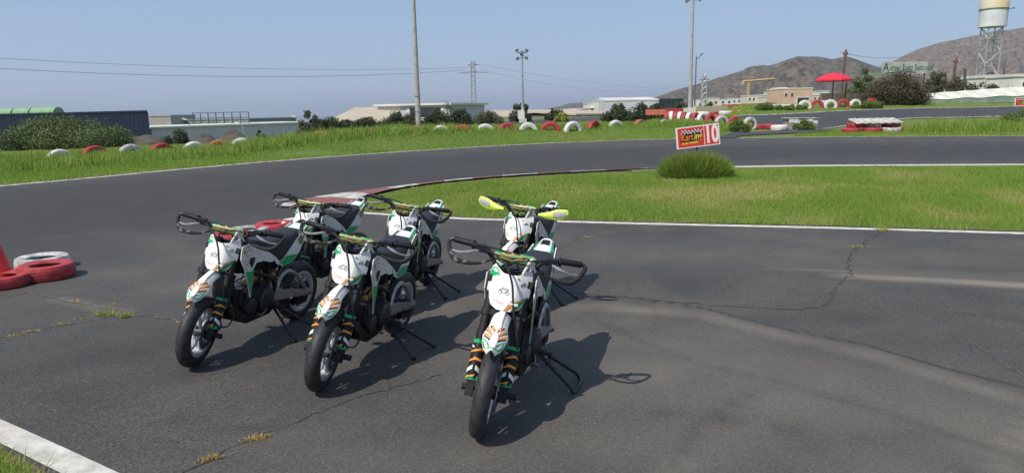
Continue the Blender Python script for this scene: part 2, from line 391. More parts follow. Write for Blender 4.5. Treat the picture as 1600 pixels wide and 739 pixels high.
for k in range(16):
    a = random.uniform(0, 6.28); cx, cy, rr = random.uniform(-6, 8), random.uniform(4, 11), random.uniform(1.5, 4)
    a1 = a + random.uniform(0.5, 1.3)
    P = [(cx + rr * math.cos(a + (a1 - a) * i / 8), cy + rr * math.sin(a + (a1 - a) * i / 8)) for i in range(9)]
    d, t = dist_poly(X, Y, P); rub = np.maximum(rub, np.exp(-(d / 0.04) ** 2) * random.uniform(0.1, 0.3))
rub = np.maximum(rub, .35 * np.clip(blot(X, Y, 1.8, 9), 0, 1))
dust *= 1 + .35 * np.clip(blot(X, Y, .9, 14), -1.5, 1.2)
tr_d, _ = dist_poly(X, Y, W([(-80, 340), (150, 320), (400, 290), (640, 264), (900, 244), (1250, 236), (1650, 233)]))
rub = np.maximum(rub, 0.62 * np.exp(-(tr_d / 5.5) ** 4))
Vv = np.stack([X, Y, np.zeros_like(X)], 1)
i_, j_ = np.meshgrid(np.arange(NR - 1), np.arange(NA), indexing='ij'); j2 = (j_ + 1) % NA
Fq = np.stack([1 + i_ * NA + j_, 1 + (i_ + 1) * NA + j_, 1 + (i_ + 1) * NA + j2, 1 + i_ * NA + j2], -1).reshape(-1, 4)
j = np.arange(NA); Fc = np.stack([np.zeros(NA, int), 1 + j, 1 + (j + 1) % NA, 1 + (j + 1) % NA], 1)
me = fast_mesh('asphalt', Vv, np.concatenate([Fq, Fc]), asphalt_mat('asphalt'), {'dust': dust, 'rubber': rub})
asphalt = tag(new('asphalt', me), kind='structure')

def ribbon(name, m, left, right, z, parent=None, sub=1):
    """strip between two world polylines"""
    vs = []; n = len(left)
    for a, b in zip(left, right):
        vs += [(a[0], a[1], z if not callable(z) else z(a[0], a[1])), (b[0], b[1], z if not callable(z) else z(b[0], b[1]))]
    mb = MB(); mb.add(vs, [(2 * i, 2 * i + 1, 2 * i + 3, 2 * i + 2) for i in range(n - 1)]); return build(mb, name, m, parent, 0)
def smooth2(pts, k=8): return [(p.x, p.y) for p in catmull([Vector((x, y, 0)) for x, y in pts], k)]
def offset(pts, w):
    out = []
    for i, p in enumerate(pts):
        a = Vector(pts[max(i - 1, 0)]); b = Vector(pts[min(i + 1, len(pts) - 1)]); t = (b - a).normalized(); out.append((p[0] - t.y * w, p[1] + t.x * w))
    return out
M_line = mat('white_line_paint', (0.64, 0.61, 0.55), 0.8, c2=(0.42, 0.39, 0.34), scale=9, bump=0.2, bscale=40)
M_lineworn = mat('worn_line_paint', (0.55, 0.53, 0.47), 0.85, c2=(0.16, 0.15, 0.14), scale=4.0, bump=0.2)
near_edge = smooth2(W([(478, 322), (520, 328), (565, 334), (700, 342), (800, 345.5), (1000, 351), (1300, 358), (1600, 366.5), (1800, 372)]))
far_edge = smooth2(W([(1900, 257.5), (1600, 258.5), (1300, 260), (1150, 262), (1040, 265), (900, 271.5), (800, 277), (700, 285), (620, 296), (565, 309), (540, 318)]))
island = near_edge[4:] + far_edge
far_line = [p for p in far_edge if p[0] > 3.0]
tag(ribbon('white_line', M_line, near_edge, offset(near_edge, 0.17), 0.004), kind='structure')
tag(ribbon('white_line', M_line, far_line, offset(far_line, -0.45), 0.004), kind='structure')
ol = smooth2([(p.x, p.y) for p in edge[2:-1]], 6)
tag(ribbon('white_line', M_lineworn, offset(ol, -0.02), offset(ol, -0.34), 0.004), kind='structure')
fl = smooth2(W([(-150, 592), (-60, 630), (0, 655), (90, 695), (190, 741), (300, 790)])); fl2 = smooth2(W([(-190, 620), (-90, 660), (0, 693), (60, 722), (130, 757), (230, 810)]))
tag(ribbon('white_line', M_line, fl, fl2, 0.004), kind='structure')
M_dirt = mat('dry_dirt', (0.16, 0.115, 0.065), 0.95, var=0.35, scale=14, bump=0.5, bscale=60)
corner = smooth2(W([(-190, 626), (-90, 668), (0, 703), (50, 727), (110, 762), (200, 815)]))
cv = [(-4.5, 1.2), (-4.5, 4.2)] + corner + [(-1.2, 1.2)]
mb = MB(); mb.add([(x, y, 0.008) for x, y in cv], [tuple(range(len(cv)))]); tag(build(mb, 'verge', M_dirt, None, 0), kind='structure')

# kerb of red and white painted blocks round the tip of the island
M_kred = mat('kerb_red_paint', (0.26, 0.065, 0.06), 0.8, c2=(0.20, 0.10, 0.085), scale=6, bump=0.3)
M_kwhite = mat('kerb_white_paint', (0.62, 0.59, 0.53), 0.8, c2=(0.30, 0.27, 0.23), scale=6, bump=0.3)
kout = smooth2(W([(452, 326), (440, 320), (462, 313.5), (500, 306.5), (540, 301), (600, 293.5), (660, 286.5), (720, 280.5), (800, 274.5), (900, 269), (1010, 264.8), (1060, 263.4)]), 10)
kin = smooth2(W([(478, 325.5), (530, 327), (555, 320), (562, 313), (580, 307), (622, 297), (672, 289.5), (726, 283.3), (803, 276.6), (902, 270.8), (1011, 265.8), (1061, 264.2)]), 10)
kerb = tag(new('kerb', None, None, (0, 0, 0)), kind='structure'); nk = len(kout); acc = 0.0; seg = [0]
for i in range(1, nk):
    acc += (Vector(kout[i]) - Vector(kout[i - 1])).length
    if acc > 0.85 or i == nk - 1: seg.append(i); acc = 0
for q, (a, b) in enumerate(zip(seg[:-1], seg[1:])):
    vs = []
    for i in range(a, b + 1):
        A = Vector((*kout[i], 0.006)); B = Vector((*kin[i], 0.05)); vs += [A, A.lerp(B, 0.5) + Vector((0, 0, 0.018)), B]
    n_ = b - a + 1; fs = []
    for i in range(n_ - 1):
        for k in (0, 1): fs.append((3 * i + k, 3 * i + k + 1, 3 * i + k + 4, 3 * i + k + 3))
    mb = MB(); mb.add(vs, fs); o = build(mb, 'kerb_block', M_kred if q % 2 else M_kwhite, kerb)
# cracks in the asphalt
M_crack = mat('crack_dark', (0.022, 0.020, 0.018), 0.95, c2=(0.06, 0.055, 0.048), scale=7)
M_crackdry = mat('crack_dusty', (0.10, 0.085, 0.055), 0.95, var=0.5, scale=12)
def crack(pts, w=0.012, m=None, jit=0.025):
    P = W(pts); out = []
    for a, b in zip(P[:-1], P[1:]):
        n = max(2, int((Vector(b) - Vector(a)).length / 0.045))
        for i in range(n): out.append((a[0] + (b[0] - a[0]) * i / n + random.gauss(0, jit) * 0.5, a[1] + (b[1] - a[1]) * i / n + random.gauss(0, jit) * 0.5))
    out.append(P[-1]); l = []; r = []
    for i, p in enumerate(out):
        ww = w * random.uniform(0.35, 1.2); a = Vector(out[max(0, i - 1)]); b = Vector(out[min(len(out) - 1, i + 1)]); t = (b - a).normalized()
        l.append((p[0] - t.y * ww / 2, p[1] + t.x * ww / 2)); r.append((p[0] + t.y * ww / 2, p[1] - t.x * ww / 2))
    ribbon('crack', m or M_crack, l, r, 0.0035, asphalt)
crack([(-60, 540), (0, 527), (60, 515), (120, 505), (190, 492), (240, 495), (310, 506)], 0.022, M_crackdry)
crack([(35, 455), (100, 470), (150, 480), (195, 487)], 0.03, M_crackdry, 0.03)
crack([(290, 739), (330, 716), (390, 685), (470, 655), (560, 620), (690, 585)], 0.008, None, .03)
crack([(1380, 362), (1340, 386), (1326, 402), (1328, 428), (1306, 446), (1304, 462), (1285, 482), (1235, 484), (1120, 478), (1000, 467), (900, 458), (850, 452)], 0.013, None, .035)
crack([(868, 392), (905, 372), (940, 356), (990, 352)], 0.022, M_crackdry)
crack([(1505, 525), (1545, 555), (1600, 590)], 0.012, M_crackdry)
crack([(560, 505), (640, 480), (760, 455)], 0.008)
crack([(236, 296), (275, 290), (330, 300)], 0.02)

# island soil, second circuit
mb = MB(); mb.add([(x, y, 0.012) for x, y in offset(island, 0.19)], [tuple(range(len(island)))])
M_turf = mat('turf_soil', (0.070, 0.115, 0.016), 0.95, c2=(0.17, 0.145, 0.045), scale=0.9, bump=0.5, bscale=30)
tag(build(mb, 'grass_island', M_turf, None, 0), kind='structure')
M_track = asphalt_mat('far_asphalt', (0.050, 0.050, 0.052), False)
def track(nearp, farp, n=26):
    a = [GT(*p) for p in nearp]; b = [GT(*p) for p in farp]
    a = catmull(a, 8); b = catmull(b, 8); k = 5; vs = []
    for p, q in zip(a, b):
        for i in range(k + 1):
            s = p.lerp(q, i / k); vs.append((s.x, s.y, h(s.x, s.y) + 0.05))
    fs = [(i * (k + 1) + j, (i + 1) * (k + 1) + j, (i + 1) * (k + 1) + j + 1, i * (k + 1) + j + 1) for i in range(len(a) - 1) for j in range(k)]
    mb = MB(); mb.add(vs, fs); t = tag(build(mb, 'track', M_track, None, 60), kind='structure')
    for e in (a, b):
        e2 = [(p.x, p.y) for p in e]; ribbon('white_line', M_lineworn, offset(e2, -0.12), offset(e2, 0.12), lambda x, y: h(x, y) + 0.056, t)
track([(1235, 205), (1275, 203), (1330, 197), (1415, 187), (1500, 185), (1560, 183.5), (1640, 181)], [(1150, 182.5), (1200, 180.5), (1270, 177), (1340, 173.5), (1420, 171), (1500, 169.5), (1640, 166.5)])
track([(700, 200), (762, 196), (830, 193), (900, 190), (960, 187), (1010, 184)], [(740, 194), (800, 190), (850, 187), (920, 183.5), (980, 181), (1030, 179)])

lk = [GT(*p) for p in [(1080, 217.5), (1130, 213), (1165, 207.5), (1235, 204), (1275, 203.5), (1310, 204.5), (1262, 208.5), (1215, 210.5), (1160, 213.5), (1150, 216.3)]]
lk = [(p.x, p.y) for p in lk]; la_, lb_ = lk[:5], lk[:4:-1]; vs = []
for p, q in zip(smooth2(la_, 5), smooth2(lb_, 5)):
    for i in range(9): x_, y_ = p[0] + (q[0] - p[0]) * i / 8, p[1] + (q[1] - p[1]) * i / 8; vs.append((x_, y_, h(x_, y_) + .045))
mb = MB(); mb.add(vs, [(i * 9 + j, i * 9 + j + 1, i * 9 + j + 10, i * 9 + j + 9) for i in range(len(vs) // 9 - 1) for j in range(8)]); tag(build(mb, 'asphalt_link', M_track, None, 60), kind='structure')
# sea and hills
M_sea = mat('sea_water', (0.035, 0.075, 0.12), 0.35, var=0.15, scale=0.004)
mb = MB(); mb.lathe([(0.0, 0), (30000, 0), (60000, 0)], (0, 0, -66), 'Z', 64); tag(build(mb, 'sea', M_sea, None, 0), kind='structure')
def hill(name, sky_px, D0, D1, m, seed, rough):
    xs = [p[0] for p in sky_px]; ys = [p[1] for p in sky_px]; n1, n2 = 260, 46; rg = np.random.default_rng(seed)
    px = np.linspace(xs[0], xs[-1], n1); top = np.interp(px, xs, ys); Vh = []
    ridge = np.array([at(a, b, D1).z for a, b in zip(px, top)]); xr = np.array([at(a, b, D1).x for a, b in zip(px, top)])
    def relief(x, y):
        o = 0; rg2 = np.random.default_rng(seed)
        for q in range(34):
            th = rg2.uniform(0, 6.28); wl_ = 260 * 0.9 ** q + 14; p = rg2.uniform(0, 6.28)
            u = x * math.cos(th) + y * math.sin(th); v = -x * math.sin(th) + y * math.cos(th)
            o = o + wl_ * 0.035 * (1 - 2 * np.abs(np.sin(u / wl_ * 3.14 + p + 0.9 * np.sin(v / wl_ * 2.3 + p * 2))))
        return o
    for i in range(n2 + 10):
        t = i / n2; D = D0 + (D1 - D0) * t if t <= 1 else D1 + (D1 - D0) * (t - 1) * 1.2
        prof = (t ** 1.35) if t <= 1 else 1 - 1.6 * (t - 1)
        base = -4.0
        z = base + (ridge - base) * prof + rough * relief(xr * D / D1, np.full(n1, D)) * (math.sin(min(t, 1) * math.pi) ** .7 + .12) * np.clip((ridge - base) / 60, 0, 1) * (0 < t <= 1)
        Vh.append(np.stack([xr * D / D1, np.full(n1, D), z], 1))
    Vh = np.concatenate(Vh); r_ = n2 + 10
    a, b = np.meshgrid(np.arange(r_ - 1), np.arange(n1 - 1), indexing='ij')
    Fh = np.stack([a * n1 + b, a * n1 + b + 1, (a + 1) * n1 + b + 1, (a + 1) * n1 + b], -1).reshape(-1, 4)
    return tag(new(name, fast_mesh(name, Vh, Fh, m, smooth=True)), kind='structure')
def hillmat(name, c1, c2, c3):
    m = mat(name, c1, 0.95, c2=c2, scale=0.05, bump=1.0, bscale=0.06); n = m.node_tree.nodes; l = m.node_tree.links
    b = n['Principled BSDF']; src = b.inputs['Base Color'].links[0].from_socket
    nz = n.new('ShaderNodeTexNoise'); nz.inputs['Scale'].default_value = 0.11; nz.inputs['Detail'].default_value = 7; nz.inputs['Roughness'].default_value = .75
    tc = [q for q in n if q.type == 'TEX_COORD'][0]; l.new(tc.outputs['Object'], nz.inputs['Vector'])
    mr = n.new('ShaderNodeMapRange'); mr.inputs[1].default_value = 0.47; mr.inputs[2].default_value = 0.58; l.new(nz.outputs[0], mr.inputs[0])
    mx = n.new('ShaderNodeMix'); mx.data_type = 'RGBA'; mx.inputs[7].default_value = (*c3, 1)
    l.new(mr.outputs[0], mx.inputs[0]); l.new(src, mx.inputs[6]); l.new(mx.outputs[2], b.inputs['Base Color'])
    for q in n:
        if q.type == 'BUMP': q.inputs['Distance'].default_value = 6.0
    return m
M_hill1 = hillmat('hill_scrub', (0.150, 0.112, 0.078), (0.088, 0.072, 0.048), (0.034, 0.036, 0.022))
M_hill2 = hillmat('hill_rock', (0.225, 0.165, 0.115), (0.135, 0.102, 0.076), (0.066, 0.054, 0.040))
hill('hill', [(880, 178), (960, 168), (1020, 153), (1060, 138), (1100, 127), (1160, 112), (1205, 101), (1232, 90), (1250, 84.5), (1278, 85), (1300, 90), (1322, 86), (1345, 92), (1375, 103), (1420, 125), (1480, 150), (1540, 166)], 520, 1300, M_hill1, 3, 1.0)
hill('hill', [(1180, 172), (1260, 150), (1340, 122), (1385, 98), (1420, 80), (1460, 66), (1520, 54), (1570, 45), (1620, 40), (1700, 32), (1850, 40), (2050, 70), (2300, 130)], 800, 1900, M_hill2, 5, 1.2)
hill('hill', [(830, 175), (872, 166.5), (890, 161.5), (915, 160), (940, 162), (985, 168), (1020, 174)], 1500, 2400, M_hill1, 9, 0.6)

# ------------------------------------------------------------------ pit bikes (x forward, y left, z up; origin on the ground midway between the wheels)
WB = 0.55; AZ = 0.24; RK = R(25); FA = Vector((WB, 0, AZ))
AX = Vector((-math.sin(RK), 0, math.cos(RK)))            # fork direction, upwards
FWD = Vector((math.cos(RK), 0, math.sin(RK)))            # perpendicular to the fork, forwards
def fk(t, f=0.0, y=0.0): return FA + AX * t + FWD * f + Vector((0, y, 0))
BIKE = []                                                # (key, name, mesh, parent key, steers)
def part(key, name, mb, m, parent=None, steer=False, smooth=38):
    me = mb if isinstance(mb, bpy.types.Mesh) else mb.mesh(name, m, smooth)
    BIKE.append((key, name, me, parent, steer))
def wheel(key, name, cx, hw, steer, disc_y, sprocket):
    prof = []; ro, ri = 0.24, 0.162
    for i in range(17):
        a = -math.pi * 0.5 + math.pi * i / 16
        prof.append((ri + 0.016 + (ro - ri - 0.016) * max(0, math.cos(a)) ** 0.72, hw * math.sin(a) * (1.0 if abs(i - 8) < 7 else 0.96)))
    prof = [(ri, -hw * 0.72)] + prof + [(ri, hw * 0.72)]
    t = MB().lathe(prof, (cx, 0, AZ), 'Y', 56); part(key, name, t, M_rubber, None, steer, 60)
    g = MB()
    for s in (-1, 1):
        for q in range(15):
            a0 = 2 * math.pi * (q + (0.5 if s > 0 else 0)) / 15
            for y0, y1, da, o in ((0.010, 0.026, 0.17, 0.0), (0.028, 0.040, 0.13, 0.14)):
                vs = []
                for e in range(5):
                    u = e / 4; yy = s * (y0 + (y1 - y0) * u) * hw / 0.05; aa = a0 + o + da * u
                    aang = math.asin(min(1, abs(yy) / hw)); rr = ri + 0.016 + (ro - ri - 0.016) * math.cos(aang) ** 0.72 + 0.0012
                    for dw in (-0.011, 0.011):
                        vs.append((cx + rr * math.cos(aa + dw), yy, AZ + rr * math.sin(aa + dw)))
                g.add(vs, [(2 * e, 2 * e + 1, 2 * e + 3, 2 * e + 2) for e in range(4)])
    part(key + 'g', 'tread_groove', g, M_groove, key, steer, 0)
    w = hw * 0.78
    rm = MB().lathe([(0.166, -w), (0.172, -w - .003), (0.172, -w + .006), (0.150, -w + .014), (0.140, -w * .35), (0.140, w * .35), (0.150, w - .014), (0.172, w - .006), (0.172, w + .003), (0.166, w), (0.146, w - .004), (0.134, w * .3), (0.134, -w * .3), (0.146, -w + .004)], (cx, 0, AZ), 'Y', 48, True)
    part(key + 'r', 'rim', rm, M_rim, key, steer)
    sp = MB()
    for q in range(6):
        a = 2 * math.pi * q / 6 + 0.2
        for s in (-1, 1):
            p0 = Vector((cx + 0.032 * math.cos(a), s * 0.018, AZ + 0.032 * math.sin(a))); b = a + s * 0.16
            p1 = Vector((cx + 0.140 * math.cos(b), s * 0.006, AZ + 0.140 * math.sin(b))); sp.tube([p0, p1], [0.013, 0.010], 6)
    part(key + 's', 'spokes', sp, M_rim, key, steer)
    hb = MB().cyl((cx, -0.05, AZ), (cx, 0.05, AZ), 0.036, 16).cyl((cx, -0.095, AZ), (cx, 0.095, AZ), 0.010, 10); part(key + 'h', 'hub', hb, M_dark, key, steer)
    ds = MB().lathe([(0.062, -.002), (0.102, -.002), (0.102, .002), (0.062, .002)], (cx, disc_y, AZ), 'Y', 40, True)
    for q in range(6):
        a = 2 * math.pi * q / 6; ds.tube([(cx + .03 * math.cos(a), disc_y, AZ + .03 * math.sin(a)), (cx + .066 * math.cos(a + .3), disc_y, AZ + .066 * math.sin(a + .3))], 0.005, 5)
    part(key + 'd', 'brake_disc', ds, M_steel, key, steer)
    if sprocket:
        n = 37; vs = [(cx + (0.088 if q % 2 else 0.080) * math.cos(2 * math.pi * q / (2 * n)), 0.062, AZ + (0.088 if q % 2 else 0.080) * math.sin(2 * math.pi * q / (2 * n))) for q in range(2 * n)]
        sk = MB().prism([(p[0], p[2]) for p in vs], 0.058, 0.064); part(key + 'k', 'sprocket', sk, M_dark, key, steer, 20)
wheel('fw', 'front_wheel', WB, 0.045, True, 0.060, False)
wheel('rw', 'rear_wheel', -WB, 0.055, False, -0.064, True)
# fork legs with printed guards
for s in (-1, 1):
    y = s * 0.088; k = 'fkL' if s > 0 else 'fkR'
    part(k, 'fork_leg', MB().cyl(fk(0.26, 0.0, y), fk(0.60, 0.0, y), 0.0235, 14).lathe([(0.001, 0)], (0, 0, 0), 'Y', 3) if False else MB().cyl(fk(0.27, 0.0, y), fk(0.60, 0.0, y), 0.0245, 14), M_black, None, True)
    part(k + 't', 'fork_tube', MB().cyl(fk(0.02, 0.0, y), fk(0.34, 0.0, y), 0.017, 12), M_chrome, k, True)
    part(k + 'c', 'fork_collar', MB().cyl(fk(0.262, 0.0, y), fk(0.300, 0.0, y), 0.030, 14), M_black, k, True)
    gd = MB(); rings = []
    for t, r0 in ((0.035, 0.030), (0.05, 0.033), (0.12, 0.034), (0.20, 0.034), (0.245, 0.030), (0.262, 0.024)):
        rings.append([fk(t, 0, y) + FWD * (r0 * 1.15 * math.cos(a)) + Vector((0, r0 * math.sin(a), 0)) for a in [2 * math.pi * q / 14 for q in range(14)]])
    gd.loft(rings); part(k + 'g', 'fork_guard', gd, M_black, k, True)
    def wrap(t0, t1, a0, a1, w, off=.0358):      # slanted slash wrapped round the guard
        vs = []
        for i in range(7):
            f_ = i / 6; aa = a0 + (a1 - a0) * f_; tt_ = t0 + (t1 - t0) * f_
            for dt in (-w / 2, w / 2): vs.append(fk(tt_ + dt, 0, y) + FWD * (off * 1.15 * math.cos(aa)) + Vector((0, off * math.sin(aa), 0)))
        return vs, [(2 * i, 2 * i + 1, 2 * i + 3, 2 * i + 2) for i in range(6)]
    rr_ = random.Random(5)
    for nm, mm, lst in (('slash', M_orange, [(.12, .15, -2.0, .2, .010), (.15, .135, -.3, 2.0, .012), (.175, .20, -1.6, .8, .010), (.20, .18, .2, 2.4, .009), (.045, .065, -1.4, .3, .008)]), ('slash', M_white, [(.07, .105, -1.7, -.2, .022), (.105, .07, .2, 1.7, .022), (.222, .205, -2.4, -.6, .010)]), ('slash', M_green, [(.05, .05, -3, 3, .022), (.235, .240, -3, 3, .018), (.150, .185, 1.2, 3.0, .012), (.185, .160, -3.0, -1.2, .012)])):
        g2 = MB()
        for q in lst: g2.add(*wrap(*q))
        part(k + nm + mm.name, 'sticker', g2, mm, k, True, 0)
    ft = MB().box(fk(0.0, 0.0, y), (0.06, 0.040, 0.085), Matrix.Rotation(-RK, 3, 'Y')).cyl(fk(0.0, 0.0, y), fk(0.0, 0.0, y + (0.072 if s > 0 else -0.042)), 0.017, 12); part(k + 'f', 'axle_clamp', ft, M_black, k, True)
part('cal', 'brake_caliper', MB().box(fk(0.055, -0.070, 0.070), (0.055, 0.045, 0.085), Matrix.Rotation(-RK - .3, 3, 'Y')).cyl(fk(0.06, -0.07, 0.05), fk(0.06, -0.07, 0.105), 0.022, 10), M_dark, None, True)
tc_ = MB()
for t in (0.40, 0.575):
    tc_.box(fk(t, -0.01, 0), (0.075, 0.235, 0.030), Matrix.Rotation(-RK, 3, 'Y'))
    for s in (-1, 1): tc_.cyl(fk(t - 0.018, 0, s * 0.088), fk(t + 0.018, 0, s * 0.088), 0.033, 12)
part('tcl', 'triple_clamp', tc_, M_black, None, True)
# front number plate: centre facet and two swept-back sides, scooped top edge
def platept(u, v, off=0.0):            # u -1..1 across, v 0..1 upwards
    hw = np.interp(v, [0, .12, .35, .75, .93, 1], [0.090, 0.104, 0.113, 0.114, 0.106, 0.094]); au = abs(u)
    z = 0.640 + 0.200 * v + (0.0 if v < 0.5 else -0.020 * (1 - au ** 2) * (v - .5) * 2 * 1.3) + (0.006 * au ** 2 * (1 - v) if v < .5 else 0)
    x = 0.435 - 0.42 * (z - 0.64) - 0.075 * max(0, au - 0.38) ** 1.25 * 1.7
    n = Vector((0.9, u * 0.35, 0.4)).normalized()
    return Vector((x, u * hw, z)) + n * off
US = [-1, -.85, -.6, -.42, -.36, 0, .36, .42, .6, .85, 1]; VS = [0, .06, .15, .35, .6, .8, .92, 1]
def sheet(fn, us, vs, th=0.004):
    mb = MB(); f = [[fn(u, v, th) for u in us] for v in vs]; b = [[fn(u, v, 0) for u in us] for v in vs]; n, m_ = len(us), len(vs)
    V_ = [p for r in f for p in r] + [p for r in b for p in r]; N = n * m_; fs = []
    for i in range(m_ - 1):
        for j in range(n - 1):
            a = i * n + j; fs += [(a, a + 1, a + n + 1, a + n), (N + a + n, N + a + n + 1, N + a + 1, N + a)]
    per = [j for j in range(n)] + [i * n + n - 1 for i in range(1, m_)] + [(m_ - 1) * n + j for j in range(n - 2, -1, -1)] + [i * n for i in range(m_ - 2, 0, -1)]
    for a, b2 in zip(per, per[1:] + per[:1]): fs.append((a, a + N, b2 + N, b2))
    return mb.add(V_, fs)
part('pl', 'number_plate', sheet(platept, US, VS), M_white, None, True, 24)
def decal(outline, off=0.0055):         # polygon in plate (u,v)
    mb = MB(); mb.add([platept(u, v, off) for u, v in outline], [tuple(range(len(outline)))]); return mb
part('plg', 'green_flash', decal([(-.99, .58), (-.985, .80), (-.95, .93), (-.80, .985), (-.60, .955), (-.54, .90), (-.58, .84), (-.70, .82), (-.74, .76), (-.86, .74), (-.90, .64)]), M_green, 'pl', True, 0)
part('plg2', 'green_flash', decal([(.40, .02), (.62, .20), (.90, .34), (.88, .20), (.72, .05), (.55, .0)]), M_green, 'pl', True, 0)
def strokes(lines, w, off, emb=None):
    mb = emb or MB()
    for ln in lines:
        P = [platept(u, v, off) for u, v in ln]
        for a, b in zip(P[:-1], P[1:]):
            t = (b - a).normalized(); n = Vector((0.85, 0, 0.45)); s = t.cross(n).normalized() * w
            mb.add([a - s, a + s, b + s, b - s], [(0, 1, 2, 3)])
    return mb
def bike_logo(cu, cv, sx, sy):          # small line drawing of a motorcycle
    L = []
    for c in (-.62, .62): L.append([(cu + sx * (c + .29 * math.cos(a)), cv + sy * (-.35 + .36 * math.sin(a))) for a in np.linspace(0, 6.2832, 13)])
    body = [(-.62, -.2), (-.75, .12), (-.45, .25), (-.30, .62), (-.12, .75), (-.05, .50), (.25, .42), (.55, .50), (.75, .38), (.5, .18), (.62, -.02), (.30, -.35), (-.22, -.40), (-.40, -.05), (-.62, -.2)]
    L.append([(cu + sx * a, cv + sy * b) for a, b in body]); L.append([(cu + sx * a, cv + sy * b) for a, b in [(-.3, .3), (.0, .1), (.3, .15)]]); return L
part('ple', 'emblem', strokes(bike_logo(-.15, .47, .27, .12), 0.0010, 0.0062), M_ink, 'pl', True, 0)
part('ple2', 'emblem', strokes(bike_logo(.64, .70, .12, .07), 0.0012, 0.0062), M_ink, 'pl', True, 0)
scr = [[(-.62, .255), (-.52, .20), (-.56, .16)], [(-.48, .17), (-.40, .22), (-.34, .15), (-.25, .20), (-.18, .15), (-.06, .19)]]
part('pls', 'script', strokes(scr, 0.0009, 0.0062), M_redink, 'pl', True, 0)
of = MB()
for u0, v0, u1, v1 in ((.06, .02, .34, .26), (.18, .03, .44, .22), (.34, .10, .58, .25), (.50, .16, .74, .27), (.62, .20, .84, .29)):
    of.add([platept(a, b, .0066) for a, b in ((u0, v0), (u0 + .10, v0 + .01), (u1, v1), (u1 - .13, v1 - .015))], [(0, 1, 2, 3)])
part('plo', 'lettering', of, M_orange, 'pl', True, 0)
oo = strokes([[(.02, .0), (.30, .27), (.36, .255)], [(.14, .0), (.42, .22), (.47, .2)], [(.30, .07), (.56, .26)], [(.46, .13), (.74, .285), (.88, .30)]], 0.0013, 0.0072)
part('plb', 'lettering', oo, M_ink, 'pl', True, 0)
ear = MB()
e0, e1, e2 = platept(.62, 1, .004), platept(.98, .98, .004), Vector((0.315, 0.088, 0.905))
ear.tube([e0, e2], 0.0075, 6).tube([e1, e2], 0.0075, 6).tube([e2, (0.27, 0.115, 0.83)], 0.008, 6).tube([e0, e1], 0.006, 6)
part('ear', 'plate_bracket', ear, M_white, None, True)
# front mudguard
def fender(u, v, off=0.0):
    c = catmull([(0.365, 0, 0.615), (0.44, 0, 0.628), (0.54, 0, 0.612), (0.63, 0, 0.577), (0.715, 0, 0.528)], 8); i = v * (len(c) - 1); a = c[int(min(i, len(c) - 2))]; b = c[int(min(i, len(c) - 2)) + 1]; p = a.lerp(b, i - int(min(i, len(c) - 2)))
    hw = np.interp(v, [0, .2, .5, .72, .9, 1], [0.050, 0.046, 0.047, 0.064, 0.052, 0.020]); au = abs(u)
    ridge = 0.012 * (1 if au < .35 else 0) * (1 - v * .8)
    return p + Vector((-0.006 * au * au * v * 3, u * hw, -0.030 * au ** 2.2 + ridge + off))
FU = [-1, -.8, -.55, -.37, -.33, 0, .33, .37, .55, .8, 1]
part('fe', 'front_mudguard', sheet(fender, FU, np.linspace(0, 1, 15)), M_white, None, True, 30)
def fdecal(polys, off):
    mb = MB()
    for q in polys:
        (u0, v0), (u1, v1), (u2, v2), (u3, v3) = q; n_ = 4; vs = []
        for i in range(n_ + 1):
            k = i / n_; vs += [fender(u0 + (u1 - u0) * k, v0 + (v1 - v0) * k, off), fender(u3 + (u2 - u3) * k, v3 + (v2 - v3) * k, off)]
        mb.add(vs, [(2 * i, 2 * i + 1, 2 * i + 3, 2 * i + 2) for i in range(n_)])
    return mb
org, blk, grn = [], [], []
for s_ in (-1, 1):
    org += [[(s_ * .95, .60), (s_ * .28, .78), (s_ * .22, .74), (s_ * .95, .545)], [(s_ * .93, .72), (s_ * .34, .84), (s_ * .30, .805), (s_ * .93, .68)], [(s_ * .60, .60), (s_ * .10, .72), (s_ * .06, .69), (s_ * .50, .57)]]
    blk += [[(s_ * .96, .635), (s_ * .22, .805), (s_ * .28, .785), (s_ * .96, .612)], [(s_ * .90, .765), (s_ * .40, .865), (s_ * .34, .847), (s_ * .92, .735)], [(s_ * .70, .59), (s_ * .08, .745), (s_ * .10, .725), (s_ * .62, .575)], [(s_ * .55, .895), (s_ * .52, .95), (s_ * .44, .95), (s_ * .47, .895)]]
    grn += [[(s_ * .96, .80), (s_ * .42, .93), (s_ * .42, .905), (s_ * .96, .775)], [(s_ * .97, .83), (s_ * .97, .96), (s_ * .84, .96), (s_ * .86, .83)], [(s_ * .80, .965), (s_ * .05, .985), (s_ * .05, .97), (s_ * .80, .945)]]
part('fep', 'sticker', fdecal(org, .0058), M_orange, 'fe', True, 0); part('feb', 'sticker', fdecal(blk, .0064), M_ink, 'fe', True, 0); part('feg', 'sticker', fdecal(grn, .0061), M_green, 'fe', True, 0)
# handlebar, pad, grips, levers, guards
HB = [(0.205, -0.352, 0.905), (0.225, -0.22, 0.902), (0.255, -0.145, 0.882), (0.282, -0.085, 0.822), (0.288, -0.04, 0.812), (0.288, 0.04, 0.812), (0.282, 0.085, 0.822), (0.255, 0.145, 0.882), (0.225, 0.22, 0.902), (0.205, 0.352, 0.905)]
hbm = MB().tube(HB, 0.0115, 10, 5).cyl((0.258, -0.14, 0.88), (0.258, 0.14, 0.88), 0.007, 8)
for s in (-1, 1): hbm.box((0.288, s * 0.045, 0.80), (0.04, 0.03, 0.055))
part('hb', 'handlebar', hbm, M_black, None, True)
pd = MB(); rings = []
for yy, k in ((-.115, .5), (-.108, .9), (-.05, 1), (.05, 1), (.108, .9), (.115, .5)):
    rings.append([Vector((0.262 + .022 * k * math.cos(a), yy, 0.880 + .030 * k * math.sin(a))) for a in [2 * math.pi * q / 12 for q in range(12)]])
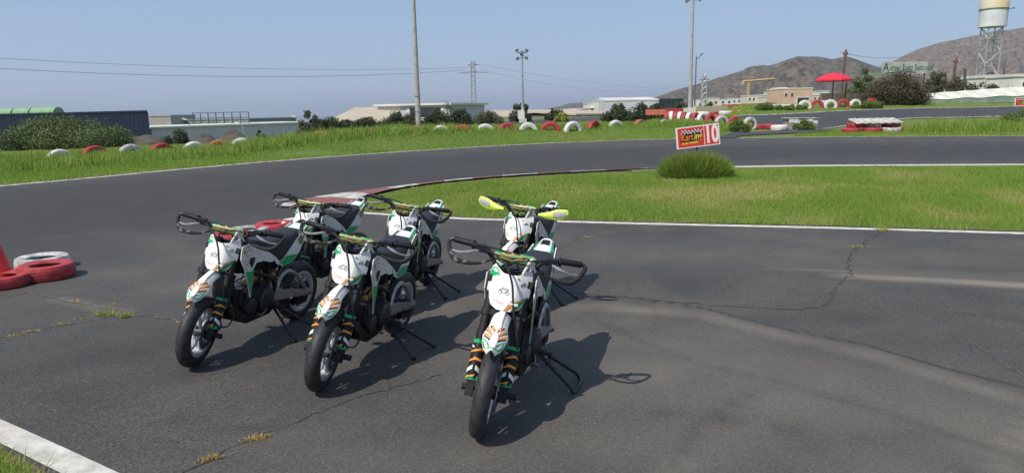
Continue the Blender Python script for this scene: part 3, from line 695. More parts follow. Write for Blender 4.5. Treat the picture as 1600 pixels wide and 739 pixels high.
part('pad', 'bar_pad', pd.loft(rings), M_print2, 'hb', True)
for s in (-1, 1):
    e = Vector((0.205, s * 0.352, 0.905)); i0 = Vector((0.222, s * 0.235, 0.903)); d = (e - i0).normalized()
    part('gr%d' % s, 'grip', MB().tube([i0, i0 + d * .004, i0 + d * .008, e - d * .004, e], [0.024, 0.024, 0.0175, 0.0175, 0.015], 12), M_black, 'hb', True)
    q = Vector((0.236, s * 0.195, 0.898)); pr = MB().box(q + Vector((0.012, 0, 0)), (0.048, 0.055, 0.034)).box(q + Vector((0.03, s * -.02, -.004)), (0.03, 0.075, 0.026)).cyl(q + Vector((-.012, s * .032, .0)), q + Vector((-.012, s * .05, .0)), 0.022, 10)
    part('pe%d' % s, 'lever_perch', pr, M_black, 'hb', True)
    lv = MB().tube([q + Vector((.035, 0, -.008)), q + Vector((.058, s * .05, -.022)), q + Vector((.052, s * .10, -.036)), q + Vector((.030, s * .155, -.040))], [0.009, 0.008, 0.006, 0.007], 7, 5); part('lv%d' % s, 'lever', lv, M_alu, 'hb', True)
    hg = MB().tube([e + d * .006, e + Vector((.022, s * .020, -.010)), e + Vector((.062, s * .004, -.045)), e + Vector((.090, s * -.035, -.082)), e + Vector((.090, s * -.10, -.090)), e + Vector((.078, s * -.165, -.082)), Vector((0.268, s * 0.118, 0.855))], [0.010, 0.011, 0.013, 0.015, 0.012, 0.009, 0.008], 8, 5)
    part('hg%d' % s, 'hand_guard', hg, M_tape if s < 0 else M_black, 'hb', True)
ng = {}
for s in (-1, 1):                        # the neon plastic guards of one bike
    def shield(u, v, off=0.0, s=s):
        y = s * np.interp(u, [0, .25, .55, .85, 1], [0.150, 0.205, 0.285, 0.365, 0.385]); z0 = np.interp(u, [0, .3, .6, .9, 1], [0.845, 0.834, 0.836, 0.856, 0.880]); z1 = np.interp(u, [0, .3, .6, .9, 1], [0.868, 0.886, 0.922, 0.930, 0.908])
        return Vector((0.305 - 0.03 * u ** 2.5 + 0.012 * math.sin(v * 3.14) + off, y, z0 + (z1 - z0) * v))
    ng['shield%d' % s] = sheet(shield, np.linspace(0, 1, 12), np.linspace(0, 1, 7), .004).mesh('hand_guard', M_neon)
    ng['insert%d' % s] = sheet(lambda u, v, o=0: shield(.50 + .40 * u, .24 + .56 * v, .0045 + o * .3), np.linspace(0, 1, 6), np.linspace(0, 1, 5)).mesh('mesh_insert', M_mesh)
part('hose', 'brake_hose', MB().tube([(0.27, -0.165, 0.895), (0.34, -0.11, 0.905), (0.405, -0.03, 0.872), (0.437, 0.018, 0.80), (0.452, 0.040, 0.72), (0.462, 0.056, 0.655), (0.455, 0.085, 0.56), (0.47, 0.112, 0.46), (0.40, 0.135, 0.39), (0.375, 0.150, 0.32), (0.43, 0.140, 0.265), (0.50, 0.11, 0.28)], 0.0058, 7, 5), M_hose, None, True)
part('cab', 'clutch_cable', MB().tube([(0.26, 0.175, 0.895), (0.33, 0.11, 0.90), (0.34, 0.0, 0.87), (0.25, -0.06, 0.76), (0.16, -0.07, 0.62), (0.13, -0.08, 0.48)], 0.0042, 6, 5).tube([(0.235, -0.22, 0.905), (0.29, -0.14, 0.925), (0.27, -0.03, 0.90), (0.2, 0.03, 0.78), (0.02, 0.05, 0.5)], 0.0042, 6, 5), M_hose)
part('clip', 'hose_clip', MB().box((0.456, 0.046, 0.692), (0.012, 0.050, 0.010)), M_white, 'pl', True)
# frame, tank, seat, bodywork
fr = MB().cyl((0.305, 0, 0.62), (0.245, 0, 0.775), 0.030, 14).tube([(0.27, 0, 0.74), (0.10, 0, 0.68), (-0.12, 0, 0.56), (-0.16, 0, 0.36)], 0.024, 8, 4)
for s in (-1, 1):
    fr.tube([(0.28, s * .03, 0.68), (0.20, s * .085, 0.60), (0.02, s * .10, 0.52), (-0.13, s * .085, 0.44), (-0.16, s * .08, 0.28)], 0.017, 8, 4)
    fr.tube([(0.29, s * .03, 0.64), (0.285, s * .06, 0.50), (0.25, s * .065, 0.30), (0.10, s * .065, 0.235), (-0.14, s * .065, 0.235)], 0.014, 8, 4)
    fr.tube([(0.02, s * .075, 0.66), (-0.30, s * .075, 0.69), (-0.50, s * .06, 0.76)], 0.011, 7, 3).tube([(-0.13, s * .085, 0.42), (-0.36, s * .07, 0.70)], 0.011, 7)
part('fr', 'frame', fr, M_black)
tk = MB(); rings = []
for x, z0, z1, w in ((0.245, 0.66, 0.765, .045), (0.21, .56, 0.79, .085), (0.10, .54, .785, .095), (-0.02, .55, .74, .088), (-0.06, .58, .70, .07)):
    zc, hz = (z0 + z1) / 2, (z1 - z0) / 2; rings.append([Vector((x, w * math.copysign(abs(math.cos(a)) ** .6, math.cos(a)), zc + hz * math.copysign(abs(math.sin(a)) ** .6, math.sin(a)))) for a in [2 * math.pi * q / 16 for q in range(16)]])
part('tk', 'fuel_tank', tk.loft(rings), M_black)
ab = MB().box((-0.21, 0, 0.60), (0.22, 0.12, 0.17), None, 1.1); part('ab', 'airbox', ab, M_black)
se = MB(); rings = []
for x, zt, zb, w in ((0.175, .800, .775, .045), (0.15, .808, .745, .060), (0.06, .785, .712, .080), (-.05, .758, .665, .098), (-.14, .750, .605, .110), (-.19, .752, .600, .112), (-.27, .760, .655, .108), (-.37, .766, .71, .095), (-.44, .774, .752, .078), (-.46, .774, .764, .06)):
    prof = [(-1, 0), (-1.0, .55), (-.93, .86), (-.7, 1), (0, 1.02), (.7, 1), (.93, .86), (1.0, .55), (1, 0)]
    rings.append([Vector((x, w * a, zb + (zt - zb) * b)) for a, b in prof])
part('se', 'seat', se.loft(rings), M_seat, None, False, 45)
def fl_(x, z): return 0.030 * ss(0.05, 0.30, x) + 0.0
SH = [(.285, .785), (.20, .792), (.10, .762), (.0, .705), (-.10, .640), (-.13, .600), (-.06, .600), (.02, .628), (.10, .632), (.135, .60), (.150, .52), (.178, .405), (.192, .40), (.215, .50), (.262, .62), (.300, .70)]
for s, k in ((1, 'L'), (-1, 'R')):
    f = (lambda x, z, s=s: s * float(fl_(x, z)))
    part('sh' + k, 'tank_shroud', MB().prism(SH, s * .104, s * .110, f), M_white, None, False, 20)
    part('shg' + k, 'green_wedge', MB().prism([(.185, .415), (.155, .53), (.140, .60), (.175, .585), (.222, .60), (.245, .60), (.208, .50)], s * .1105, s * .1125, f), M_green, 'sh' + k, False, 0)
    part('shp' + k, 'sticker', MB().prism([(.265, .772), (.19, .780), (.11, .755), (.0, .695), (-.05, .655), (.04, .665), (.10, .690), (.17, .695), (.225, .70)], s * .1105, s * .1122, f), M_print, 'sh' + k, False, 0)
    part('shq' + k, 'sticker', MB().prism([(.285, .690), (.225, .690), (.205, .640), (.235, .61), (.262, .63)], s * .1105, s * .1122, f), M_print, 'sh' + k, False, 0)
    part('shv' + k, 'air_vent', MB().prism([(.19, .685), (.115, .682), (.13, .655), (.165, .61), (.20, .655)], s * .1105, s * .1128, f), M_black, 'sh' + k, False, 0)
    g = (lambda x, z, s=s: -s * 0.04 * float(ss(-.25, -.60, x)))
    part('sp' + k, 'side_panel', MB().prism([(-.085, .648), (-.15, .592), (-.19, .588), (-.28, .652), (-.38, .715), (-.47, .755), (-.555, .790), (-.59, .78), (-.51, .68), (-.43, .60), (-.33, .548), (-.20, .540), (-.12, .575)], s * .111, s * .117, g), M_white, None, False, 20)
    part('spg' + k, 'green_band', MB().prism([(-.15, .588), (-.20, .544), (-.325, .552), (-.40, .59), (-.30, .606), (-.235, .612), (-.19, .585)], s * .1175, s * .1195, g), M_green, 'sp' + k, False, 0)
    part('spp' + k, 'sticker', MB().prism([(-.41, .712), (-.47, .747), (-.545, .780), (-.57, .772), (-.51, .70), (-.46, .655), (-.43, .67)], s * .1175, s * .1192, g), M_print2, 'sp' + k, False, 0)
def tail(u, v, off=0.0):
    x = -.43 - .20 * v; hw = np.interp(v, [0, .5, 1], [.080, .066, .046]); return Vector((x, u * hw, .762 + .055 * v ** 1.3 - .022 * abs(u) ** 3 + off))
rf = sheet(tail, [-1, -.75, -.4, 0, .4, .75, 1], np.linspace(0, 1, 7), .006)
part('rf', 'rear_mudguard', rf, M_white, None, False, 30)
part('rfh', 'tail_vent', sheet(lambda u, v, o=0: tail(u * .5, .60 + .3 * v, .0064 + o * .3), [-1, 0, 1], [0, 1]), M_black, 'rf', False, 0)
for s in (-1, 1): part('rfg%d' % s, 'green_edge', sheet(lambda u, v, o=0, s=s: tail(s * (.74 + .24 * u), .15 + .8 * v, .0063 + o * .3), [0, .5, 1], np.linspace(0, 1, 6)), M_green, 'rf', False, 0)
part('tl', 'rear_inner_guard', MB().prism([(-.40, .73), (-.58, .775), (-.60, .75), (-.45, .60), (-.36, .50), (-.33, .52)], -.055, .055), M_black)
# engine, exhaust, swingarm, chain
en = MB().box((0.045, 0, 0.345), (0.25, 0.17, 0.15)).cyl((0.02, -.12, .345), (0.02, .10, .345), 0.088, 20).cyl((0.145, -.10, .315), (0.145, .095, .315), 0.062, 18).box((-0.06, 0, .40), (0.10, 0.12, 0.08))
part('en', 'engine', en, M_engine)
part('enc', 'engine_cover', MB().lathe([(0.001, .146), (.055, .146), (.066, .142), (.070, .134), (.086, .130), (.090, .098), (.001, .098)], (0.0, 0, .340), 'Y', 28), M_cover, 'en')
part('end', 'engine_cover', MB().lathe([(0.001, .128), (.046, .126), (.058, .118), (.060, .09), (.001, .09)], (0.150, 0, .318), 'Y', 22), M_cover, 'en')
cl = MB()
for i in range(7): cl.box((0.185 + .020 * i, 0, 0.385 + .004 * i), (0.009, 0.135 - .004 * i, 0.125), Matrix.Rotation(.15, 3, 'Y'))
cl.box((0.25, 0, 0.395), (0.15, 0.085, 0.085), Matrix.Rotation(-.15, 3, 'Y')).box((0.325, 0, 0.405), (0.035, 0.12, 0.11))
part('cy', 'cylinder_fins', cl, M_engine, 'en')
part('cb', 'carburettor', MB().cyl((-.03, .0, .47), (.07, 0, .45), 0.03, 12).cyl((0.0, .0, .42), (.0, 0, .53), 0.022, 10).cyl((-.075, 0, .49), (-.03, 0, .475), 0.04, 12), M_brass, 'en')
part('bp', 'belly_pan', MB().prism([(.315, .375), (.335, .37), (.300, .255), (.20, .205), (-.06, .205), (-.13, .245), (-.13, .255), (-.05, .218), (.19, .218), (.285, .262)], -.105, .105).prism([(.318, .372), (.30, .258), (.20, .208), (-.05, .208), (-.11, .242), (.0, .262), (.19, .27), (.26, .31)], .104, .109).prism([(.318, .372), (.30, .258), (.20, .208), (-.05, .208), (-.11, .242), (.0, .262), (.19, .27), (.26, .31)], -.109, -.104), M_black)
part('ex', 'exhaust_pipe', MB().tube([(0.31, -.01, .37), (0.385, .015, .345), (0.395, .015, .275), (0.31, -.06, .225), (0.08, -.135, .255), (-.10, -.135, .36), (-.22, -.125, .47), (-.30, -.125, .52)], 0.019, 10, 5), M_alu)
part('si', 'silencer', MB().tube([(-.28, -.125, .51), (-.31, -.128, .53), (-.55, -.135, .60), (-.58, -.136, .61)], [.02, .044, .044, .026], 14), M_alu, 'ex')
sw = MB()
for s in (-1, 1):
    rings = []
    for x, z, hz in ((-.10, .320, .024), (-.14, .320, .034), (-.30, .298, .034), (-.44, .268, .028), (-.60, .240, .026)):
        rings.append([Vector((x, s * .098 + dy * .013, z + dz * hz)) for dy, dz in ((-1, -1), (1, -1), (1, 1), (-1, 1))])
    sw.loft(rings).tube([(-.15, s * .10, .350), (-.20, s * .10, .455), (-.29, s * .102, .478), (-.40, s * .102, .415), (-.53, s * .10, .262)], [.013, .015, .017, .016, .013], 8, 5).cyl((-.55, s * .085, .24), (-.55, s * .122, .24), .022, 12)
sw.cyl((-.11, -.11, .318), (-.11, .11, .318), .028, 12).box((-.20, 0, .33), (.05, .19, .05))
part('sw', 'swingarm', sw, M_alu)
part('ch', 'chain', MB().tube([(-.08, .064, .375), (-.55, .064, .322)], .0075, 6).tube([(-.08, .064, .295), (-.55, .064, .158)], .0075, 6), M_dark, 'sw')
part('cg', 'chain_guide', MB().box((-.44, .064, .195), (.09, .030, .05)).box((-.47, .100, .205), (.13, .016, .07)), M_black, 'sw')
spg = [(-.17 - .07 * t + .036 * math.cos(t * 44), .036 * math.sin(t * 44), .37 + .19 * t) for t in np.linspace(0, 1, 72)]
part('sk', 'shock_absorber', MB().tube(spg, .0065, 6).cyl((-.165, 0, .34), (-.25, 0, .60), .015, 10).cyl((-.225, 0.05, .51), (-.245, .05, .60), .022, 10), M_brass)
for s in (-1, 1):
    pg = MB(); pg.box((-.075, s * .175, .262), (.045, .085, .018)).tube([(-.09, s * .07, .262), (-.08, s * .14, .262)], .012, 6)
    for i in range(6): pg.box((-.075, s * (.138 + .015 * i), .275), (.048, .004, .012))
    part('pg%d' % s, 'foot_peg', pg, M_dark)
part('gl', 'gear_lever', MB().tube([(0.0, .13, .262), (.08, .148, .248), (.13, .152, .262)], .006, 6, 3).cyl((.13, .145, .262), (.13, .185, .262), .009, 8), M_steel)
part('ks', 'kick_starter', MB().tube([(-.02, -.125, .33), (-.03, -.15, .36), (-.10, -.155, .50), (-.10, -.20, .52)], .009, 7, 3), M_steel)
part('oc', 'oil_cooler', MB().box((0.305, 0, .50), (.025, .15, .13), Matrix.Rotation(-.2, 3, 'Y')), M_dark)
for u, v in ((-.55, .90), (.40, .90)): part('bolt%g' % u, 'bolt', MB().cyl(platept(u, v, .003), platept(u, v, .009), .005, 8), M_steel, 'pl', True)
for s in (-1, 1):
    for i, (x, z) in enumerate(((.265, .745), (.02, .655), (.175, .455))):
        yy = s * (.111 + float(fl_(x, z))); part('sb%d%d' % (s, i), 'bolt', MB().cyl((x, yy, z), (x, yy + s * .004, z), .0065, 8), M_steel, 'shL' if s > 0 else 'shR')
for q in range(6):
    a = 2 * math.pi * q / 6; part('cb%d' % q, 'bolt', MB().cyl((.078 * math.cos(a), .128, .340 + .078 * math.sin(a)), (.078 * math.cos(a), .137, .340 + .078 * math.sin(a)), .006, 6), M_steel, 'en')
for s in (-1, 1): part('an%d' % s, 'axle_nut', MB().cyl((-.55, s * .122, .24), (-.55, s * .136, .24), .013, 6), M_steel, 'sw')
part('bl', 'brake_line', MB().tube([(-.09, -.14, .27), (-.2, -.125, .30), (-.40, -.12, .31), (-.52, -.115, .27)], .0045, 6, 4), M_hose)
part('bh', 'breather_hose', MB().tube([(.05, .07, .45), (.12, .11, .50), (.21, .10, .48), (.24, .09, .38), (.20, .10, .30)], .0075, 7, 4), M_hose)
part('ic', 'ignition_lead', MB().tube([(.33, .02, .43), (.30, .07, .52), (.18, .09, .55), (.06, .08, .53)], .005, 6, 4), M_hose)
PROTO = list(BIKE)
def stand_mesh(loop, lean):
    t = math.tan(lean); mb = MB(); top = [(-.085, .105, .268), (-.115, .105, .268)]
    if loop:
        a = (-.05, .375, .375 * t + .009); b = (-.29, .372, .372 * t + .009); mid = (-.17, .405, .405 * t + .009)
        mb.tube([top[0], (-.06, .355, .355 * t + .035), a, (-.10, .392, .392 * t + .010), (-.24, .392, .392 * t + .010), b, (-.28, .35, .35 * t + .04), top[1]], .0105, 8)
        mb.cyl((-.075, .19, .19 * t + .165), (-.165, .19, .19 * t + .165), .008, 8)
    else:
        a = (-.035, .345, .345 * t + .010); b = (-.285, .40, .40 * t + .010)
        mb.cyl(top[0], a, .0105, 8).cyl(top[1], b, .0105, 8).cyl(a, (a[0] + .01, a[1] + .02, a[2]), .014, 8).cyl(b, (b[0], b[1] + .02, b[2]), .014, 8)
        k = .40; p = [top[0][i] + (a[i] - top[0][i]) * k for i in range(3)]; q = [top[1][i] + (b[i] - top[1][i]) * k for i in range(3)]; mb.cyl(p, q, .007, 6)
    mb.box((-.10, .095, .27), (.06, .03, .04)); return mb.mesh('side_stand', M_dark)
def make_bike(x, y, head, lean, steer, label, neon=False, loop=False):
    root = thing('pit_bike', label, 'motorcycle', (0, 0, 0), 0, 'pit bikes parked on the asphalt')
    root.matrix_world = Matrix.Translation((x, y, 0.002)) @ Matrix.Rotation(R(head), 4, 'Z') @ Matrix.Rotation(-R(lean), 4, 'X')
    o = FA - FWD * 0.022
    S = Matrix.Translation(o) @ Matrix.Rotation(R(steer), 4, AX) @ Matrix.Translation(-o); made = {}
    for key, name, me_, par, st in PROTO:
        if neon and key in ('hg1', 'hg-1'):
            s = key[2:]; c = new('hand_guard', ng['shield' + s], made['hb']); new('mesh_insert', ng['insert' + s], made['hb']); continue
        c = new(name, me_, made[par] if par else root); made[key] = c
        if name == 'tread_groove' or key in ('fep', 'feb', 'feg') or 'slash' in key: c['kind'] = 'stuff'
        if st and not par: c.matrix_local = S
    new('side_stand', stand_mesh(loop, R(lean)), root)
    return root
make_bike(-0.036, 3.86, -104.9, 7.8, 8, 'white and green pit bike on a closed loop side stand, standing on bare asphalt', loop=True)
make_bike(-1.035, 4.49, -104.6, 9.0, 9, 'white and green pit bike between the loop stand bike and the tyre side bike')
make_bike(-1.955, 4.92, -108.1, 6.5, 16, 'white and green pit bike parked beside the painted tyres, its engine showing')
make_bike(-1.773, 6.24, -108.7, 7.0, 4, 'white and green pit bike at the kerb tip, behind the bike beside the tyres')
make_bike(-0.961, 5.98, -102.5, 9.5, 4, 'white and green pit bike between the kerb tip bike and the neon guard bike')
make_bike(0.074, 5.75, -110.0, 7.8, -3, 'white and green pit bike with neon yellow hand guards', neon=True)

# ------------------------------------------------------------------ tyres
M_tred = mat('tyre_red_paint', (0.52, 0.045, 0.055), 0.6, c2=(0.24, 0.032, 0.036), scale=13, bump=0.25, bscale=45)
M_twhite = mat('tyre_white_paint', (0.72, 0.70, 0.65), 0.6, c2=(0.56, 0.54, 0.49), scale=8, bump=0.25, bscale=45)
M_tworn = mat('tyre_worn_white_paint', (0.70, 0.68, 0.64), 0.65, c2=(0.22, 0.215, 0.20), scale=9, bump=0.3, bscale=40)
M_tfade = mat('tyre_faded_orange_paint', (0.48, 0.10, 0.05), 0.7, c2=(0.36, 0.13, 0.08), scale=9, bump=0.25)
def tyre_mesh(key, Rt, th, m, n=40, cache={}):
    if key in cache: return cache[key]
    ri = Rt * 0.54; hw = th / 2; prof = []
    for a, b in ((ri, -.62), (ri + .02 * Rt, -.80), (Rt * .76, -1.0), (Rt * .88, -1.0), (Rt * .955, -.86), (Rt * .975, -.62), (Rt * .96, -.58), (Rt * .985, -.54), (Rt, -.2), (Rt * .972, -.16), (Rt * .972, -.06), (Rt, -.02), (Rt, .18), (Rt * .972, .22), (Rt * .972, .3), (Rt * .99, .34), (Rt * .975, .62), (Rt * .955, .86), (Rt * .88, 1.0), (Rt * .76, 1.0), (ri + .02 * Rt, .80), (ri, .62), (ri + .05 * Rt, .45), (Rt * .85, .6), (Rt * .90, 0), (Rt * .85, -.6), (ri + .05 * Rt, -.45)):
        prof.append((a, b * hw))
    mb = MB().lathe(prof, (0, 0, 0), 'Z', n, True); cache[key] = mb.mesh('tyre', m, 35); return cache[key]
def tyre(px, py, D, Rt, th, m, label, group, lie=True, ztop=None, az=None, tilt=0.0, z=None, name='tyre'):
    o = new(name, tyre_mesh((Rt, th, m.name), Rt, th, m)); tag(o, label, 'tyre', group)
    if lie:
        p = G(px, py) if D is None else at(px, py, D); zz = (th / 2 if z is None else z) + 0.002
        o.matrix_world = Matrix.Translation((p.x, p.y, zz)) @ Matrix.Rotation(random.uniform(0, 6), 4, 'Z') @ Matrix.Rotation(tilt, 4, 'X')
    else:
        p = at(px, py, D); o.matrix_world = Matrix.Translation((p.x, p.y, p.z - Rt)) @ Matrix.Rotation(az, 4, 'Z') @ Matrix.Rotation(R(90) + tilt, 4, 'X') @ Matrix.Rotation(random.uniform(0, 6), 4, 'Z')
    return o
gk = 'small painted tyres lying on the asphalt'
tyre(68, 419, None, .265, .14, M_tworn, 'scuffed white tyre lying behind a red one beside the traffic cone', gk)
tyre(74, 434, None, .265, .155, M_tred, 'red tyre lying on the asphalt in front of a white one', gk)
tyre(4, 447, None, .255, .12, M_tred, 'dull red tyre lying round the foot of the traffic cone', gk)
tyre(362, 381, None, .255, .15, M_tred, 'red tyre lying next to a scuffed white one, farthest from the kerb', gk)
tyre(389, 372, None, .27, .14, M_tworn, 'scuffed white tyre lying between two red tyres', gk)
tyre(429, 365, None, .265, .16, M_tred, 'red tyre lying at the end of the line near the kerb', gk)
tyre(468, 359, None, .265, .15, M_twhite, 'white tyre lying behind the bike by the kerb', gk)
row = [(92, 233, 'w'), (147, 227.5, 'r'), (203, 225, 'x'), (252, 223, 'r'), (302, 221, 'w'), (340, 218.5, 'o'), (377, 215.5, 'w'), (500, 205, 'o'), (540, 204.5, 'w'), (581, 201, 'r'), (617, 199.3, 'w'), (652, 196.8, 'o'), (688, 195.7, 'w'), (724, 194.5, 'r'), (758, 193.5, 'w'), (792, 191.8, 'r'), (825, 191.6, 'w'), (860, 189.8, 'r'), (895, 189.5, 'w'), (928, 188, 'r'), (962, 187.8, 'w'), (1000, 186.5, 'o'), (1038, 186.5, 'w')]
CM = {'w': (M_twhite, 'white'), 'r': (M_tred, 'red'), 'x': (M_tworn, 'black and white scuffed'), 'o': (M_tfade, 'faded orange')}
Drow = lambda px: float(np.interp(px, [90, 205, 340, 540, 800, 900, 1038], [27.5, 30, 32.5, 35.5, 38, 38.5, 44]))
rp_ = [at(a, b, Drow(a)) for a, b, c in row]
for i, (px, py, c) in enumerate(row):
    t = rp_[min(i + 1, len(row) - 1)] - rp_[max(i - 1, 0)]; az = math.atan2(t.y, t.x) + random.uniform(-.12, .12); m, nm = CM[c]
    lab = {'w': 'white painted truck tyre standing half buried in the grass bank', 'r': 'bright red painted truck tyre standing half buried in the grass bank', 'x': 'truck tyre with flaking black and white paint, half buried in grass', 'o': 'faded orange truck tyre almost hidden in the tall grass bank'}[c]
    tyre(px, py, Drow(px), .56 * random.uniform(.97, 1.03), .30, m, lab, 'tyres half buried along the track', False, az=az, tilt=random.uniform(-.08, .08))
for px, py, c in [(1258, 156.5, 'w'), (1277, 156, 'r'), (1298, 155.5, 'w'), (1318, 155, 'r'), (1337, 155, 'w'), (1362, 153.5, 'r')]:
    tyre(px, py, 60, .57, .30, CM[c][0], {'w': 'white tyre standing half buried on the mound below the red parasol', 'r': 'red tyre standing half buried on the mound below the red parasol'}[c], 'tyres below the parasol', False, az=random.uniform(-.2, .2))
# traffic cone
p = G(-3, 440); t = thing('traffic_cone', 'red plastic traffic cone standing inside a dull red tyre', 'traffic cone', (p.x, p.y, 0.002))
M_cone = mat('cone_red', (0.62, 0.03, 0.02), 0.5, var=0.1, scale=6)
build(MB().lathe([(.001, .56), (.022, .56), (.028, .545), (.150, .035), (.165, .03)], (0, 0, 0), 'Z', 28), 'cone_body', M_cone, t); build(MB().box((0, 0, .016), (.36, .36, .03)), 'cone_base', M_cone, t)
# tyre stack with a slab on top, beside the gap
def stack(px, py, D, z, c, lab, Rt=.54, th=.27):
    o = tyre(px, py, D, Rt, th, CM[c][0], lab, 'tyre barriers in the infield', True, z=z + th / 2, tilt=random.uniform(-.05, .05)); return o
for px, c in ((1330, 'r'), (1363, 'r'), (1392, 'x')): stack(px, 204, 40.4, 0.01, c, {'r': 'red truck tyre in the bottom layer of the barrier under the white slab', 'x': 'dirty white truck tyre in the bottom layer of the barrier'}[c])
for px, c in ((1338, 'r'), (1362, 'x'), (1391, 'r')): stack(px, 197, 41.0, 0.285, c, {'r': 'red truck tyre in the top layer of the barrier under the white slab', 'x': 'dirty white truck tyre between two red ones under the slab'}[c])
M_slab = mat('weathered_white_slab', (0.60, 0.58, 0.53), 0.8, c2=(0.36, 0.34, 0.30), scale=5, bump=0.3)
a = at(1334, 192, 40.6); b = at(1406, 191, 40.6); mb = MB()
for i in range(12):
    x0 = (b.x - a.x) * i / 12; mb.box((x0 + .1, 0.15 + .0, 0.02 * (i % 2)), ((b.x - a.x) / 12 - .012, 1.1, .06), Matrix.Rotation(.22, 3, 'X'))
o = build(mb, 'corrugated_slab', M_slab, None, 20, (a.x, a.y, 0.66)); tag(o, 'white corrugated slab lying on the red and white tyre barrier', 'slab')
stack(1425, 203, 41.5, 0.0, 'r', 'red truck tyre lying tilted beside the tall grass at the barrier end')
# white plastic barrier block, torn wrap, tyres on the beside the gap
p = at(1250, 203, 46.5)
t = thing('barrier_block', 'torn white plastic barrier block beside the gap to the second track', 'barrier', (p.x, p.y, 0.0), .06)
build(MB().box((0, 0, .40), (1.95, .9, .74)), 'core', mat('barrier_grey', (.35, .34, .31), .8, c2=(.16, .15, .13), scale=3), t)
mb = MB()
for i in range(9): mb.box((-1.0 + .24 * i, -.02, .80 + random.uniform(-.015, .015)), (.25, 1.0, .035), Matrix.Rotation(random.uniform(-.12, .12), 3, 'Y'))
build(mb, 'torn_cover', M_slab, t)
mb = MB()
for i in range(6): mb.box((-.85 + .33 * i, -.475, .62 + random.uniform(-.1, .05)), (.30, .02, .34 * random.uniform(.5, 1.1)), Matrix.Rotation(random.uniform(-.3, .3), 3, 'Y'))
build(mb, 'hanging_wrap', M_twhite, t)
gi = 'tyre barriers in the infield'
for k, (px, py, D, c, lie) in enumerate([(1042, 174, 51, 'r', 0), (1049, 174, 51, 'w', 0), (1056, 174.3, 51, 'r', 0), (1063, 174.6, 51, 'w', 0), (1070, 175, 51, 'r', 0), (1078, 175.4, 50.5, 'w', 0), (1087, 176, 50.5, 'r', 0), (1097, 177, 50, 'w', 0), (1110, 178.5, 49.5, 'r', 0), (1128, 180.5, 48, 'x', 0), (1148, 181.5, 47, 'r', 0), (1172, 183, 46.5, 'x', 0)]):
    near = k > 8
    tyre(px, py, D, .50 if not near else .52, .30, CM[c][0], ({'r': 'red tyre', 'w': 'white tyre', 'x': 'scuffed white tyre'}[c]) + (' standing in the striped red and white barrier row' if not near else ' half sunk in grass between the striped row and the torn block'), gi, False, az=R(74 - 5 * k) if not near else R(20))
for px, py, D, c, z, lab in [(1185, 189, 47.5, 'r', .22, 'dark red tyre lying beside the torn white block'), (1205, 190, 47, 'r', .26, 'red tyre lying against the torn white block'), (1100, 173, 54, 'x', .80, 'dirty tyre lying behind the striped barrier row'), (1120, 172, 54, 'o', .85, 'dull maroon tyre lying behind the striped barrier row'), (1134, 168, 57, 'w', 1.12, 'white tyre lying on the far barrier behind the striped row'), (1150, 168.5, 57, 'r', 1.10, 'red tyre lying on the far barrier behind the striped row'), (1160, 168, 58, 'w', 1.12, 'white tyre at the end of the far barrier')]:
    tyre(px, py, D, .55, .32, CM[c][0], lab, gi, True, z=z)
for px, py, D, c, z, lab in [(1090, 176, 52.5, 'x', .60, 'scuffed tyre lying on the grass behind the round end of the striped row'), (1112, 177, 52, 'o', .55, 'maroon tyre lying flat between the striped row and the far barrier'), (1124, 175, 53, 'x', .62, 'scuffed tyre leaning on the maroon one behind the striped row'), (1141, 178, 50.5, 'x', .42, 'grey white tyre lying in grass before the far barrier'), (1160, 189, 46.5, 'x', .18, 'torn white tyre lying beside the dark red tyres'), (1218, 192, 46, 'w', .20, 'white tyre lying against the torn block end'), (1100, 169.5, 60, 'w', 1.05, 'white tyre on top of the far barrier row by the mast'), (1115, 169, 60, 'r', 1.05, 'red tyre on top of the far barrier row by the mast')]:
    tyre(px, py, D, .55, .32, CM[c][0], lab, gi, True, z=z, tilt=random.uniform(-.12, .12))
# long low painted walls far in the infield
def low_wall(px0, y0, px1, y1, D0, D1, hh, m, label):
    a, b = at(px0, y0, D0), at(px1, y1, D1); d = b - a; L = d.length; o = MB(); n = max(1, int(L / 1.2))
    t = thing('barrier_wall', label, 'barrier', (a.x, a.y, min(a.z, b.z) - hh), math.atan2(d.y, d.x), 'low painted walls in the infield')
    me_ = MB().box((0, 0, hh / 2), (L / n - .02, .35, hh)).mesh('block', m)
    for i in range(n): new('block', me_, t, (L / n * (i + .5), 0, (b.z - a.z) * i / n if b.z > a.z else 0))
low_wall(1010, 171.5, 1050, 170.5, 72, 70, .55, M_tfade, 'low faded orange wall in front of the dark hedge')
low_wall(1040, 169.5, 1066, 169.3, 62, 62, .42, M_tred, 'low red painted wall behind the striped tyres')
low_wall(1085, 166.5, 1135, 165.5, 68, 70, .7, mat('wall_cream', (.58, .47, .33), .8, var=.1), 'low cream wall behind the floodlight mast')
low_wall(1128, 163.8, 1210, 160.5, 72, 74, .55, M_tfade, 'long low orange wall below the town')
low_wall(1205, 160.8, 1245, 162.5, 64, 63, .5, M_twhite, 'low white wall end beside the parasol mound')

